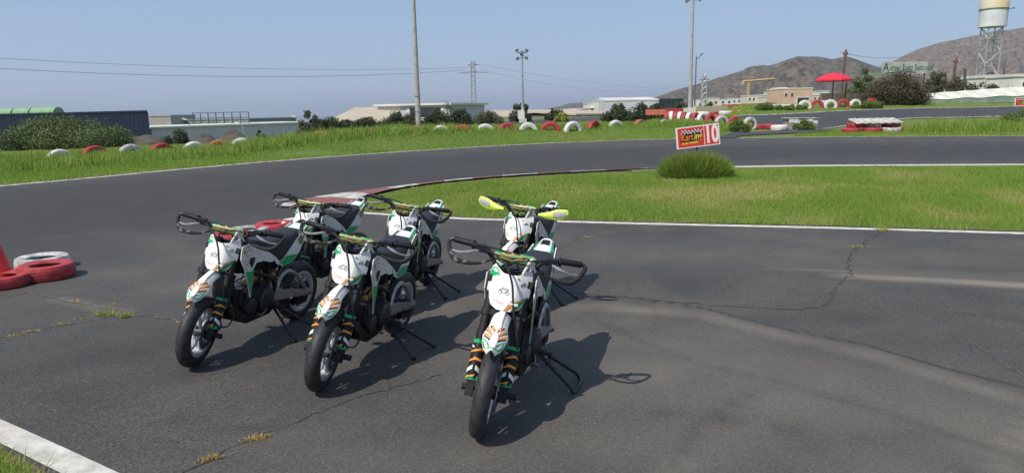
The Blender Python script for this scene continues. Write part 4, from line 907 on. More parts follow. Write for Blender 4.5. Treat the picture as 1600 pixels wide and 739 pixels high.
# ------------------------------------------------------------------ vegetation
def blades(name, P, hgt, wid, m, tint, lean=0.35, seg=1):
    N = len(P); az = rng.uniform(0, 2 * np.pi, N); sd = np.stack([np.cos(az), np.sin(az), np.zeros(N)], 1)
    la = rng.uniform(0, 2 * np.pi, N); ln = np.abs(rng.normal(0, lean, N)); ld = np.stack([np.cos(la) * ln, np.sin(la) * ln, np.ones(N)], 1)
    tip = P + ld * hgt[:, None]; w = sd * wid[:, None] / 2
    if seg == 1:
        V = np.stack([P - w, P + w, tip], 1).reshape(-1, 3); Fc = np.arange(3 * N).reshape(-1, 3); return fast_mesh(name, V, Fc, m, np.repeat(tint, 3))
    mid = P + ld * hgt[:, None] * np.array([.35, .35, .6]) ; V = np.stack([P - w, P + w, mid + w * .7, mid - w * .7, tip], 1).reshape(-1, 3); b = np.arange(N)[:, None] * 5
    Fc = np.concatenate([b + [0, 1, 2], b + [0, 2, 3], b + [3, 2, 4]], 1).reshape(-1, 3); return fast_mesh(name, V, Fc, m, np.repeat(tint, 5))
def fnoise(X, Y, wl_=3.0, seed=1):
    r2 = np.random.default_rng(seed); o = np.zeros(X.shape)
    for q in range(12):
        th = r2.uniform(0, 6.28); p = r2.uniform(0, 6.28); k = 6.28 / (wl_ * r2.uniform(.5, 2)); o += np.sin((X * math.cos(th) + Y * math.sin(th)) * k + p + np.sin((Y * math.cos(th) - X * math.sin(th)) * k * .7 + p))
    return o / 12 * 1.8
L_turf = leafmat('turf_blades', (0.205, 0.350, 0.040), (0.54, 0.49, 0.17), .6, .47)
L_dry = leafmat('tall_grass', (0.150, 0.280, 0.032), (0.43, 0.47, 0.11), .6, .47)
L_tuft = leafmat('dry_weed', (0.38, 0.30, 0.09), (0.60, 0.45, 0.19), .8, .3)
L_weed = leafmat('green_weed', (0.20, 0.24, 0.04), (0.48, 0.45, 0.12), .7, .3)
# island turf
isl = np.array(island); lo, hi = isl.min(0), isl.max(0); n = 520000
X = rng.uniform(lo[0], hi[0], n); Y = rng.uniform(lo[1], hi[1], n); k = inside(X, Y, island) & (dist_poly(X, Y, island, True)[0] > .19 + .10 * np.clip(fnoise(X, Y, .5, 77), -1.2, 1)) & (rng.uniform(0, 1, n) < np.clip((11.5 / Y) ** 1.5, .3, 1)); X, Y = X[k], Y[k]
dr = np.clip(fnoise(X, Y, 2.2, 4) * .8 + .9 * np.exp(-(((X - 4.0) / 2.6) ** 2 + ((Y - 13.2) / 1.5) ** 2)) + .15 * rng.normal(0, 1, len(X)), 0, 1)
ed, _ = dist_poly(X, Y, island, True); keep = rng.uniform(0, 1, len(X)) < np.clip(.35 + ed / .5, 0, 1) * (1 - .3 * dr); X, Y, dr = X[keep], Y[keep], dr[keep]
ed, _ = dist_poly(X, Y, island, True); tv = np.clip(.12 + .75 * dr + rng.normal(0, .17, len(X)) + .6 * np.exp(-ed / .12), 0, 1); P3 = np.stack([X, Y, np.full(len(X), .012)], 1)
hg = (.035 + .045 * rng.uniform(0, 1, len(X)) + .045 * np.clip(fnoise(X, Y, 1.2, 8), 0, 1)) * (1 - .35 * dr) * (.35 + .65 * ss(.2, 1.4, dist_poly(X, Y, far_edge)[0]))
o = new('grass', blades('grass', P3, hg, np.full(len(X), .009) * (1 + (Y - 9) * .06), L_turf, tv, .5)); tag(o, 'short green turf with a dry yellow patch covering the island', 'grass', kind='stuff')
# banks beyond the track
n = 420000; px = rng.uniform(-170, 1780, n); D = 15 + 62 * rng.uniform(0, 1, n) ** 1.15; X = (px - 800) / F_PX * D; Y = D; d = out_d(X, Y)
def in_track(X, Y):
    r_ = np.zeros(X.shape, bool)
    for o in bpy.data.objects:
        if o.name.startswith('track'):
            v = np.array([q.co[:2] for q in o.data.vertices]).reshape(-1, 6, 2); r_ |= inside(X, Y, [tuple(q) for q in v[:, 0]] + [tuple(q) for q in v[::-1, 5]])
    return r_
k = (d > .10) & ~in_track(X, Y)
gap = inside(X, Y, W([(1120, 216), (1160, 206), (1240, 203), (1300, 205), (1250, 209), (1235, 215.5)])); k &= ~gap; X, Y, px, d = X[k], Y[k], px[k], d[k]
tall = np.where(px < 1180, ss(2.8, 3.8, d), np.where(px > 1410, ss(1.6, 3.4, d) * (1 - ss(8, 10, d)), .22 * ss(1, 4, d)))
gh = np.interp(px, [-100, 330, 400, 680, 760, 980, 1040, 1170, 1200, 1400, 1450, 1700], [.25, .25, .38, .32, .17, .17, .28, .28, .15, .15, .52, .50]) * (1 - .55 * ss(8, 14, d))
nz = fnoise(X, Y, 1.9, 12); hgt = .07 + tall * gh * (.62 + .5 * rng.uniform(0, 1, len(X)) + .75 * np.clip(nz, -.7, 1)); hgt = np.maximum(hgt, .05)
keep = rng.uniform(0, 1, len(X)) < np.where(hgt < .12, .85, .62); X, Y, px, d, hgt, nz, tall = [q[keep] for q in (X, Y, px, d, hgt, nz, tall)]
tv = np.clip(.32 + .28 * nz + .22 * rng.normal(0, 1, len(X)) + .25 * ss(9, 16, d), 0, 1)
P3 = np.stack([X, Y, H(X, Y) - .01], 1)
o = new('grass', blades('grass', P3, hgt, .018 + .0009 * Y * (hgt > .12) + .010, L_dry, tv, .38)); tag(o, 'mown verge and tall green grass on the bank beyond the track', 'grass', kind='stuff')
n = 520000; px = rng.uniform(-170, 1780, n); D = 15 + 34 * rng.uniform(0, 1, n); X = (px - 800) / F_PX * D; Y = D; d = out_d(X, Y); k = (d > .06) & (d < 3.6) & ~inside(X, Y, W([(1120, 216), (1160, 206), (1240, 203), (1300, 205), (1250, 209), (1235, 215.5)])); X, Y, d = X[k], Y[k], d[k]
o = new('grass', blades('grass', np.stack([X, Y, H(X, Y) - .005], 1), .05 + .05 * rng.uniform(0, 1, len(X)), .012 + .0006 * Y, L_turf, np.clip(.12 + .22 * fnoise(X, Y, 3, 31) + .14 * rng.normal(0, 1, len(X)) + .5 * np.exp(-d / .25), 0, 1), .5)); tag(o, 'short bright green mown verge along the outer edge of the track', 'grass', kind='stuff')
# corner turf at the camera's feet
n = 60000; X = rng.uniform(-3.6, -1.4, n); Y = rng.uniform(1.6, 3.8, n); k = inside(X, Y, offset(cv, 0)) ; X, Y = X[k], Y[k]; dc, _ = dist_poly(X, Y, corner); k = rng.uniform(0, 1, len(X)) < ss(.03, .16, dc); X, Y, dc = X[k], Y[k], dc[k]
o = new('grass', blades('grass', np.stack([X, Y, np.full(len(X), .008)], 1), .05 + .09 * rng.uniform(0, 1, len(X)), np.full(len(X), .007), L_turf, np.clip(.25 + .2 * rng.normal(0, 1, len(X)) + .6 * np.exp(-dc / .06), 0, 1), .5, 2)); tag(o, 'green grass in the corner behind the broad white line', 'grass', kind='stuff')
# weeds in the cracks
def weed(px, py, w, hh, m, label, n=150, gr='weeds in the asphalt cracks', ang=0.0):
    c = G(px, py); X = rng.normal(0, w / 2.6, n); Y = rng.normal(0, w / 7, n); ca, sa = math.cos(ang), math.sin(ang)
    P = np.stack([X * ca - Y * sa, X * sa + Y * ca, np.zeros(n) + .002], 1); o = new('weed_tuft', blades('weed_tuft', P, hh * rng.uniform(.4, 1.1, n), np.full(n, .007), m, rng.uniform(0, 1, n), .9), None, (c.x, c.y, 0)); tag(o, label, 'weed', gr)
weed(163, 493, .13, .06, L_weed, 'yellow green weed clump at the fork of the asphalt cracks', 90)
weed(196, 496, .06, .045, L_weed, 'small bright green weed beside the clump at the crack fork', 120)
for q, a in (((20, 525), .3), ((48, 518), .3), ((100, 506), .3), ((132, 498), .2)): weed(*q, .10, .014, L_tuft, 'dry straw flattened along the crack near the traffic cone', 55, ang=a)
for q in ((118, 470), (176, 476)): weed(*q, .10, .015, L_tuft, 'dry straw in the upper crack near the painted tyres', 60)
weed(285, 504, .10, .015, L_tuft, 'dry straw at the crack end by a front wheel', 60)
weed(399, 686, .085, .022, L_tuft, 'yellow straw tuft in the crack across the foreground', 200, ang=.35)
weed(331, 717, .06, .022, L_tuft, 'orange brown straw tuft in the crack near the broad white line', 160, ang=.4)
weed(1381, 361, .16, .07, L_weed, 'weed growing through the white line of the island', 120)
weed(1344, 386, .14, .03, L_weed, 'small weed in the crack below the white line', 80)
weed(918, 371, .16, .015, L_tuft, 'dry straw in the crack leading to the island', 60, ang=.5)
# grass clump at the sign
c = G(1086, 279); n = 6000; th = rng.uniform(0, 6.283, n); rr = np.sqrt(rng.uniform(0, 1, n)); Pb = np.stack([np.cos(th) * rr * .72, np.sin(th) * rr * .42, np.zeros(n) + .01], 1)
prof = np.sqrt(np.clip(1 - (rr * .93) ** 2.4, .02, 1)); hg = .60 * prof * rng.uniform(.45, 1.2, n); tip = Pb + np.stack([np.cos(th) * rr * .22, np.sin(th) * rr * .16, hg], 1) + rng.normal(0, .085, (n, 3)) * [1, 1, .5]
az = rng.uniform(0, 6.28, n); w = np.stack([np.cos(az), np.sin(az), 0 * az], 1) * .0075; mid = Pb * .45 + tip * .55 + np.stack([np.cos(th), np.sin(th), 0 * th], 1) * -.02
V = np.stack([Pb - w, Pb + w, mid + w, mid - w, tip], 1).reshape(-1, 3); b = np.arange(n)[:, None] * 5; Fc = np.concatenate([b + [0, 1, 2], b + [0, 2, 3], b + [3, 2, 4]], 1).reshape(-1, 3)
L_clump = leafmat('clump_grass', (0.125, 0.225, 0.024), (0.40, 0.42, 0.095), .55, .42)
o = new('grass_clump', fast_mesh('grass_clump', V, Fc, L_clump, np.repeat(np.clip(.3 + .25 * rng.normal(0, 1, n), 0, 1), 5)), None, (c.x, c.y, 0)); tag(o, 'tall rounded clump of grass growing at the foot of the number ten sign', 'shrub')
# shrubs and trees
M_bark = mat('bark', (0.085, 0.065, 0.048), 0.9, var=.3, scale=6, bump=.5, bscale=20)
def crown_mesh(blobs, n, size, m, shell=.45):
    vol = np.array([b[3] * b[4] * b[5] for b in blobs]) ** .67; cnt = np.maximum(1, (n * vol / vol.sum()).astype(int)); Ps = []; Ns = []; Tn = []
    for b, k in zip(blobs, cnt):
        v = rng.normal(0, 1, (k, 3)); v /= np.linalg.norm(v, axis=1)[:, None]; r_ = rng.uniform(0, 1, k) ** shell * (1 + rng.normal(0, .09, k))
        Ps.append(np.array(b[:3]) + v * r_[:, None] * np.array(b[3:6])); Ns.append(v); Tn.append(np.full(k, rng.normal(0, .14)))
    P = np.concatenate(Ps); Nn = np.concatenate(Ns) + rng.normal(0, .6, P.shape); Nn /= np.linalg.norm(Nn, axis=1)[:, None]; k = len(P)
    u = np.cross(Nn, rng.normal(0, 1, P.shape)); u /= np.linalg.norm(u, axis=1)[:, None] + 1e-9; w = np.cross(Nn, u); s = size * rng.uniform(.6, 1.4, k)[:, None]
    V = np.stack([P - u * s, P + w * s * .5, P + u * s, P - w * s * .5], 1).reshape(-1, 3); Fc = np.arange(4 * k).reshape(-1, 4)
    return fast_mesh('crown', V, Fc, m, np.repeat(np.clip(.42 + np.concatenate(Tn) + rng.normal(0, .2, k), 0, 1), 4))
def plant(name, label, cat, px0, px1, ytop, ybase, D, m, n=5000, leaf=.1, nb=14, group=None, trunk=True, seed=0, shape='bush', depth=.7):
    a, b = at(px0, ybase, D), at(px1, ybase, D); top = at((px0 + px1) / 2, ytop, D).z; base = Vector(((a.x + b.x) / 2, D, a.z)); Wd = b.x - a.x; Ht = top - base.z
    gz = min(h(base.x, base.y), base.z); Ht = top - gz; base.z = gz; t = thing(name, label, cat, (base.x, base.y, gz), 0, group); off = base.z - gz; rg = random.Random(seed + int(px0)); bl = []
    for i in range(nb):
        u = rg.uniform(-1, 1); hz = Ht * (1 - .55 * abs(u) ** 2) if shape == 'bush' else Ht
        r0 = Wd * rg.uniform(.10, .19) if shape == 'bush' else Wd * rg.uniform(.16, .28); r0 = min(r0, Ht * .42)
        zc = rg.uniform(.08, 1) ** .8 * max(hz - r0, r0 * .5) if shape == 'bush' else rg.uniform(.5, 1) * (Ht - r0)
        bl.append((u * (Wd / 2 - r0), rg.uniform(-1, 1) * (Wd * depth / 2 - r0 * .6), off + max(zc, r0 * .5), r0 * rg.uniform(.9, 1.3), r0, r0 * rg.uniform(.75, 1.05)))
    bl += [(q[0] * .95, q[1], q[2] * .5, q[3], q[4], q[5]) for q in bl if q[2] > q[5] * 1.3]
    zt = max(q[2] + q[5] for q in bl); xl = min(q[0] - q[3] for q in bl); xr_ = max(q[0] + q[3] for q in bl); kx = Wd / (xr_ - xl); kz = Ht / zt
    bl = [((q[0] - (xl + xr_) / 2) * kx, q[1], q[2] * kz, q[3] * kx, q[4], q[5] * kz) for q in bl]
    new('crown', crown_mesh(bl, n, leaf, m), t)
    if trunk:
        tr = MB(); tr.tube([(0, 0, -.1), (Wd * .02, 0, off + Ht * .25), (0, 0, off + Ht * .55)], [Ht * .045 + .02, Ht * .035 + .015, Ht * .012], 7, 3)
        for q in bl[:6]: tr.tube([(0, 0, off + Ht * .12), (q[0] * .5, q[1] * .5, off + Ht * .3), (q[0], q[1], q[2])], [Ht * .025 + .01, Ht * .016, Ht * .005], 5, 3)
        build(tr, 'trunk', M_bark, t)
    return t
L_bright = leafmat('bright_weeds', (0.060, 0.120, 0.018), (0.19, 0.25, 0.055), .6, .25)
L_olive = leafmat('olive_leaves', (0.045, 0.078, 0.020), (0.190, 0.225, 0.080), .65, .15)
L_dark = leafmat('dark_leaves', (0.022, 0.040, 0.014), (0.085, 0.110, 0.045), .6, .15)
L_grey = leafmat('grey_leaves', (0.050, 0.058, 0.030), (0.150, 0.150, 0.085), .7, .15)
L_brown = leafmat('brown_leaves', (0.050, 0.048, 0.024), (0.155, 0.125, 0.070), .7, .15)
L_palm = leafmat('palm_leaves', (0.030, 0.050, 0.016), (0.095, 0.125, 0.045), .6, .15)
plant('shrub', 'broad rounded olive green shrub in front of the navy warehouse', 'shrub', -12, 200, 175.5, 232, 52, L_olive, 60000, .075, 60, seed=1)
plant('shrub', 'dark low shrub beside the dirt heaps below the pale warehouse', 'shrub', 252, 300, 200.5, 222, 66, L_dark, 6000, .09, 16)
plant('shrub', 'tiny dark shrub at the foot of the pale warehouse wall', 'shrub', 400, 416, 204, 212, 66, L_dark, 700, .12, 6)
hedge = [(468, 500, 172, 204, 58, L_grey), (498, 530, 182, 203, 57, L_dark), (528, 556, 186, 203, 58, L_dark), (552, 592, 181, 203, 57, L_dark), (588, 640, 173, 202, 60, L_dark), (622, 662, 177, 200, 63, L_grey), (664, 700, 169, 198, 68, L_dark), (688, 712, 156, 196, 72, L_grey), (706, 738, 168, 194, 72, L_dark), (742, 782, 171, 191, 84, L_grey)]
for i, q in enumerate(hedge):
    plant('bush', ['grey green bush at the seaward end of the hedge row', 'dark bush in the hedge row in front of the beige roof', 'small dark bush in the hedge row below the beige roof', 'rounded dark bush in the hedge row below the beige roof', 'large dark bush in the hedge row beside the concrete mast', 'grey bush in the hedge row behind the concrete mast', 'dark bush between the concrete mast and the sparse tall bush', 'thin sparse tall grey bush sticking out of the hedge row', 'dark rounded bush beside the lattice pylon', 'grey bush at the foot of the lattice pylon'][i], 'bush', q[0] - 7, q[1] + 7, q[2], q[3], q[4], q[5], 9000 if i != 7 else 1300, .08, 30, 'bushes in the hedge row', seed=i * 3)
plant('tree', 'small leafy tree behind the slim floodlight mast', 'tree', 795, 832, 160, 182, 96, L_grey, 2600, .22, 12)
plant('bush', 'dark bush in front of the long beige roofs', 'bush', 850, 888, 170, 182, 100, L_dark, 1600, .2, 9)
plant('bush', 'bright green rounded bush by the far track', 'bush', 865, 890, 175.5, 183, 92, L_weed, 1400, .14, 8)
for i, (a, b, yt, yb) in enumerate([(945, 985, 162, 176), (975, 1015, 160.5, 174), (1008, 1045, 160, 173), (1036, 1075, 159.5, 172), (1090, 1125, 160.5, 170)]):
    plant('bush', 'dark green bush in the hedge below the grey factory', 'bush', a - 8, b + 8, yt - 1, yb, 84, L_dark, 3600, .13, 20, 'bushes below the grey factory', seed=i)
plant('shrub', 'large brownish shrub in front of the billboard', 'shrub', 1342, 1455, 109, 166, 63.5, L_brown, 42000, .07, 46, seed=3)
plant('shrub', 'green shrub behind the parasol beside the large brownish shrub', 'shrub', 1322, 1376, 106, 160, 68, L_olive, 11000, .085, 20, seed=5)
for i, (a, b, yt, yb, D, m_) in enumerate([(1440, 1478, 112, 140, 84, L_dark), (1468, 1512, 118, 142, 80, L_grey), (1536, 1570, 112, 134, 105, L_dark)]):
    plant('tree', ['dark green tree beside the billboard', 'grey green tree behind the white fence', 'dark tree behind the water tower legs'][i], 'tree', a - 5, b + 5, yt, yb, D, m_, 4500, .14, 20, seed=i + 20)
for px, py, D, hh, lab in [(1508, 104, 92, 2.6, 'palm tree with a full crown behind the white fence'), (1569, 103, 150, 5, 'small slender palm tree beside the water tower')]:
    c = at(px, py + 4, D); gz = h(c.x, c.y); t = thing('palm_tree', lab, 'palm tree', (c.x, c.y, gz)); zc = c.z - gz
    build(MB().tube([(0, 0, 0), (.1, 0, zc * .5), (0, 0, zc)], [.22, .17, .15], 8, 3), 'trunk', M_bark, t); V = []; Fc = []; tn = []
    for q in range(34):
        a = random.uniform(0, 6.28); el = random.uniform(-.3, 1.2); L = 2.3 * (.6 if D > 120 else 1) * random.uniform(.8, 1.1); prev = None
        for s_ in range(8):
            u = s_ / 7; p = Vector((math.cos(a) * math.cos(el) * L * u, math.sin(a) * math.cos(el) * L * u, zc + math.sin(el) * L * u - 1.0 * L * u * u * .55)); sdv = Vector((-math.sin(a), math.cos(a), -.5)) * .22 * (1 - u * .7)
            sd2 = Vector((math.sin(a), -math.cos(a), -.5)) * .22 * (1 - u * .7)
            if prev:
                o_ = len(V); V += [prev, p, p + sdv, p + sd2]; Fc += [(o_, o_ + 1, o_ + 2, o_ + 2), (o_, o_ + 1, o_ + 3, o_ + 3)]; tn += [random.random()] * 4
            prev = p
    new('crown', fast_mesh('crown', np.array([tuple(v) for v in V]), np.array(Fc), L_palm, tn), t)
for i, (a, b, yt, yb, D) in enumerate([(1438, 1476, 124, 146, 72), (1466, 1506, 127, 146, 71), (1496, 1540, 128, 144, 72), (1530, 1566, 130, 142, 73)]):
    plant('bush', 'dry grey bush growing along the back of the white cloth fence', 'bush', a, b, yt, yb, D, L_brown if i % 2 else L_grey, 3200, .11, 18, 'dry bushes behind the cloth fence', seed=40 + i)
# bushes on mound
for a, b, yt, yb in ((1332, 1375, 155.5, 172), (1180, 1222, 159, 172), (1222, 1262, 163, 172)):
    plant('bush', 'low green weedy bush on the mound beside the half buried tyres', 'bush', a, b, yt, yb, 57, L_bright, 5200, .06, 14, 'weedy bushes on the mound', trunk=False)
plant('bush', 'green weed bush in front of the torn white block', 'bush', 1240, 1272, 186, 203, 44.5, L_bright, 3600, .05, 10, trunk=False)
plant('bush', 'rounded green bush below the red sign by the second track', 'bush', 1562, 1625, 169, 186, 47, L_bright, 6000, .05, 14, trunk=False)
plant('bush', 'dark leafy weed bush on the bank beside the torn block', 'bush', 1136, 1178, 185, 205, 41, L_bright, 5200, .05, 12, trunk=False)

# ------------------------------------------------------------------ masts, pylons, wires
M_conc = mat('pale_concrete', (0.36, 0.35, 0.325), 0.85, var=.15, scale=2, bump=.2)
M_galv = mat('galvanised_steel', (0.42, 0.43, 0.44), 0.45, metal=.5, var=.2, scale=3)
M_rust = mat('rusty_brown_pole', (0.13, 0.075, 0.05), 0.85, var=.3, scale=4)
M_glass = mat('dark_glass', (0.03, 0.04, 0.05), 0.1)
def lamps(t, z, n=6, s=.30):
    for q in range(n):
        a = 2 * math.pi * q / n + .4; r_ = .62; zz = z - .45 * (q % 3)
        hd = build(MB().box((0, 0, 0), (s * .8, s, s * .75)).box((0, s * .55, 0), (s * .9, .05, s * .9)), 'floodlight', M_steel, t, 30, (math.cos(a) * r_, math.sin(a) * r_, zz)); hd.rotation_euler = (R(-35), 0, a - math.pi / 2)
    build(MB().lathe([(.5, -.03), (.58, -.03), (.58, .03), (.5, .03)], (0, 0, z - .25), 'Z', 16, True).tube([(-.55, 0, z - .25), (.55, 0, z - .25)], .03, 6).tube([(0, -.55, z - .25), (0, .55, z - .25)], .03, 6).tube([(-.5, 0, z - .9), (.5, 0, z - .9)], .03, 6), 'lamp_ring', M_steel, t)
def mast(px, ybase, D, ytop, r0, r1, m, label, collar=False, n=6, box=None):
    b = at(px, ybase, D); gz = h(b.x, b.y); zt = (at(px, ytop, D).z if ytop is not None else 15) - gz
    t = thing('floodlight_mast', label, 'light mast', (b.x, b.y, gz)); pts = [(0, 0, 0), (0, 0, zt * .15), (0, 0, zt)]
    build(MB().tube(pts, [r0, r0 * .93, r1], 16), 'mast', m, t)
    if n: lamps(t, zt, n)
    if collar:
        for z in (1.7, 3.0, 3.1): build(MB().lathe([(r0 * .9, -.05), (r0 * 1.12, -.05), (r0 * 1.12, .05), (r0 * .9, .05)], (0, 0, z), 'Z', 20, True), 'collar', M_galv, t)
    if box: build(MB().box((-box[0] * .25, -.1, box[2]), (box[0], .6, box[1])), 'control_box', M_twhite, t); build(MB().box((0, 0, box[2] - box[1] / 2 - .25), (.9, .9, .5)), 'plinth', M_slab, t)
    return t
mast(654, 198, 62, None, .25, .13, M_conc, 'tall tapered concrete mast with steel collars behind the tyre row', True)
mast(817, 191, 84, 79, .20, .09, M_galv, 'slim floodlight mast with a white box at its foot', box=(.8, 1.0, 1.1))
mast(1078, 169, 72, -14, .21, .11, M_conc, 'tall pale floodlight mast rising behind the striped tyre barrier', box=(.85, .9, 1.0))
t = mast(1085.5, 169, 73, 88, .085, .06, M_galv, 'thin steel pole with one small lamp beside the tall pale mast', n=0)
zt = at(1085.5, 88, 73).z - t.location.z; build(MB().tube([(0, 0, zt - .3), (.25, -.1, zt - .2), (.45, -.15, zt + .1)], .03, 6).box((.5, -.15, zt + .15), (.3, .2, .12), Matrix.Rotation(-.7, 3, 'Y')), 'lamp', M_steel, t)
def lattice(name, label, cat, px, ybase, D, ytop, w0, w1, arms, m, nseg=12):
    b = at(px, ybase, D); tp = at(px, ytop, D); gz = min(b.z, h(b.x, b.y)); Hh = tp.z - gz; t = thing(name, label, cat, (b.x, b.y, gz)); c = lambda z, i: Vector(((w0 + (w1 - w0) * z / Hh) / 2 * (1 if i in (1, 2) else -1), (w0 + (w1 - w0) * z / Hh) / 2 * (1 if i > 1 else -1), z))
    for i in range(4): build(MB().tube([c(0, i), c(Hh, i)], .085 * w0, 4), 'leg', m, t)
    br = MB()
    for q in range(nseg):
        z0, z1 = Hh * q / nseg, Hh * (q + 1) / nseg
        for i in range(4): br.tube([c(z0, i), c(z1, (i + 1) % 4)] if q % 2 else [c(z0, (i + 1) % 4), c(z1, i)], .06 * w0, 4)
    build(br, 'bracing', m, t)
    for zz, L in arms: build(MB().tube([(-L, 0, Hh - zz), (0, 0, Hh - zz + .35), (L, 0, Hh - zz)], .09 * w0, 4).tube([(-L, 0, Hh - zz), (L, 0, Hh - zz)], .06 * w0, 4), 'cross_arm', m, t)
    return t
lattice('pylon', 'grey lattice power pylon standing behind the hedge row', 'pylon', 741, 188, 190, 96, 1.35, .9, [(1.0, 1.7), (3.0, 4.2)], M_galv, 14)
lattice('pylon', 'faint slender lattice pylon in front of the scrubby hill', 'pylon', 1099.5, 158, 320, 116, 2.6, 1.1, [(2.5, 2.6)], M_galv, 12)
M_wire = mat('wire', (.10, .105, .12), .6)
def wire(p0, p1, sag, r, label):
    P = [p0.lerp(p1, i / 20) - Vector((0, 0, sag * 4 * (i / 20) * (1 - i / 20))) for i in range(21)]; tag(build(MB().tube(P, r, 5), 'power_line', M_wire), label, 'power line', 'overhead power lines')
wire(at(-60, 88, 130), at(735, 106, 190), 1.3, .035, 'upper power line running from the pylon over the navy warehouse')
wire(at(-60, 104, 130), at(727, 110, 190), 1.8, .045, 'lower power line running from the pylon over the navy warehouse')
wire(at(748, 101, 190), at(1060, 138, 420), 2.0, .028, 'upper power line running from the pylon towards the hill')
wire(at(752, 110, 190), at(1060, 134, 420), 4.5, .028, 'lower power line running from the pylon towards the hill')
wire(at(1313, 82, 72), at(1420, 88, 90), .4, .02, 'thin wire from the brown wooden pole to the billboard')
for px, yb, D, yt, lab in [(1312, 166, 72, 78, 'tall brown wooden pole behind the red parasol'), (1486, 140, 76, 91, 'rust brown pole behind the white fence')]:
    b = at(px, yb, D); gz = h(b.x, b.y); zt = at(px + 3, yt, D).z - gz; t = thing('utility_pole', lab, 'pole', (b.x, b.y, gz)); build(MB().tube([(0, 0, 0), (.25, 0, zt)], [.16, .11], 10), 'pole', M_rust, t); build(MB().box((.24, 0, zt - .5), (.5, .1, .1)).cyl((.44, 0, zt - .45), (.44, 0, zt - .25), .05, 6).cyl((.04, 0, zt - .45), (.04, 0, zt - .25), .05, 6), 'cross_arm', M_rust, t)
# ------------------------------------------------------------------ water tower
b = at(1541, 130, 112); gz = h(b.x, b.y); zt = at(1547, 43, 112).z - gz; zz1 = at(1551, -16, 112).z - gz
t = thing('water_tower', 'pale round water tank on tall steel lattice legs', 'water tower', (b.x, b.y, gz)); M_tank = mat('tank_white', (.60, .60, .57), .6, c2=(.62, .52, .28), scale=.35); M_tank2 = mat('tank_grey', (.56, .57, .58), .6, var=.08, scale=1)
zm = zt + (zz1 - zt) * .47; rr = 1.95
build(MB().lathe([(0.01, zm), (rr, zm), (rr, zz1), (rr * .9, zz1 + .25), (0.01, zz1 + .6)], (0, 0, 0), 'Z', 40), 'upper_tank', M_tank, t); build(MB().lathe([(0.01, zt), (rr * .985, zt), (rr * .985, zm), (0.01, zm)], (0, 0, 0), 'Z', 40), 'lower_tank', M_tank2, t)
build(MB().lathe([(rr, -.06), (rr + .09, -.06), (rr + .09, .06), (rr, .06)], (0, 0, zm), 'Z', 40, True).tube([(rr, 0, zm), (rr + .9, -.2, zm + .1)], .04, 5).box((rr + 1.0, -.2, zm + .15), (.25, .2, .2)), 'tank_band', M_steel, t)
cc = [Vector((-1.1, -.9, 0)), Vector((1.1, -.9, 0)), Vector((1.1, .9, 0)), Vector((-1.1, .9, 0))]
for i in range(4): build(MB().tube([cc[i] * 1.04, cc[i] + Vector((0, 0, zt))], .10, 6), 'leg', M_galv, t)
for q in range(6):
    z0, z1 = zt * q / 6, zt * (q + 1) / 6
    for i in range(4):
        a, c = cc[i], cc[(i + 1) % 4]; build(MB().tube([a + Vector((0, 0, z0)), c + Vector((0, 0, z1))] if (q + i) % 2 else [c + Vector((0, 0, z0)), a + Vector((0, 0, z1))], .055, 5).tube([a + Vector((0, 0, z1)), c + Vector((0, 0, z1))], .05, 5), 'brace', M_galv, t)
build(MB().tube([(-.5, 0, 0), (-.5, 0, zt)], .09, 6), 'pipe', M_steel, t)
# ------------------------------------------------------------------ parasol, poles, numbered signs, billboard
c = at(1300, 160, 61.5); gz = h(c.x, c.y); zt = at(1300, 114, 61.5).z - gz; M_par = mat('red_canvas', (.66, .02, .045), .7, var=.08, scale=2)
t = thing('parasol', 'open red parasol on a dark pole above the half buried tyres', 'parasol', (c.x, c.y, gz)); rings = []
mb = MB(); nseg = 8
for i in range(nseg):
    a0, a1 = 2 * math.pi * i / nseg, 2 * math.pi * (i + 1) / nseg; pr = [(0.02, zt), (.6, zt - .13), (1.1, zt - .34), (1.48, zt - .58), (1.49, zt - .72)]; o_ = len(mb.v)
    mb.add([(r_ * math.cos(a), r_ * math.sin(a), z) for r_, z in pr for a in (a0, (a0 + a1) / 2, a1)], [])
    for k in range(4):
        for j in (0, 1): mb.f.append((o_ + k * 3 + j, o_ + k * 3 + j + 1, o_ + k * 3 + j + 4, o_ + k * 3 + j + 3))
build(mb, 'canopy', M_par, t, 30); build(MB().cyl((0, 0, 0), (0, 0, zt - .05), .05, 8), 'pole', M_rust, t)
for i in range(8):
    a = 2 * math.pi * i / 8; build(MB().tube([(0, 0, zt - .12), (1.42 * math.cos(a), 1.42 * math.sin(a), zt - .60)], .015, 4), 'rib', M_steel, t)
c2 = at(1319, 160, 61); t = thing('marshal_frame', 'dark upright post with a cross bar beside the parasol pole', 'frame', (c2.x, c2.y, gz)); build(MB().cyl((0, 0, 0), (.1, 0, at(1319, 130, 61).z - gz), .06, 8), 'post', M_rust, t); build(MB().cyl((-1.1, .1, .62), (.02, 0, .62), .04, 6), 'cross_bar', M_rust, t)
M_sred = mat('sign_red', (.62, .035, .03), .4, var=.06, scale=3); M_swhite = mat('sign_white', (.72, .70, .68), .45, var=.05, scale=4); M_syel = mat('sign_yellow', (.85, .62, .05), .4); M_sor = mat('sign_orange', (.80, .20, .03), .4)
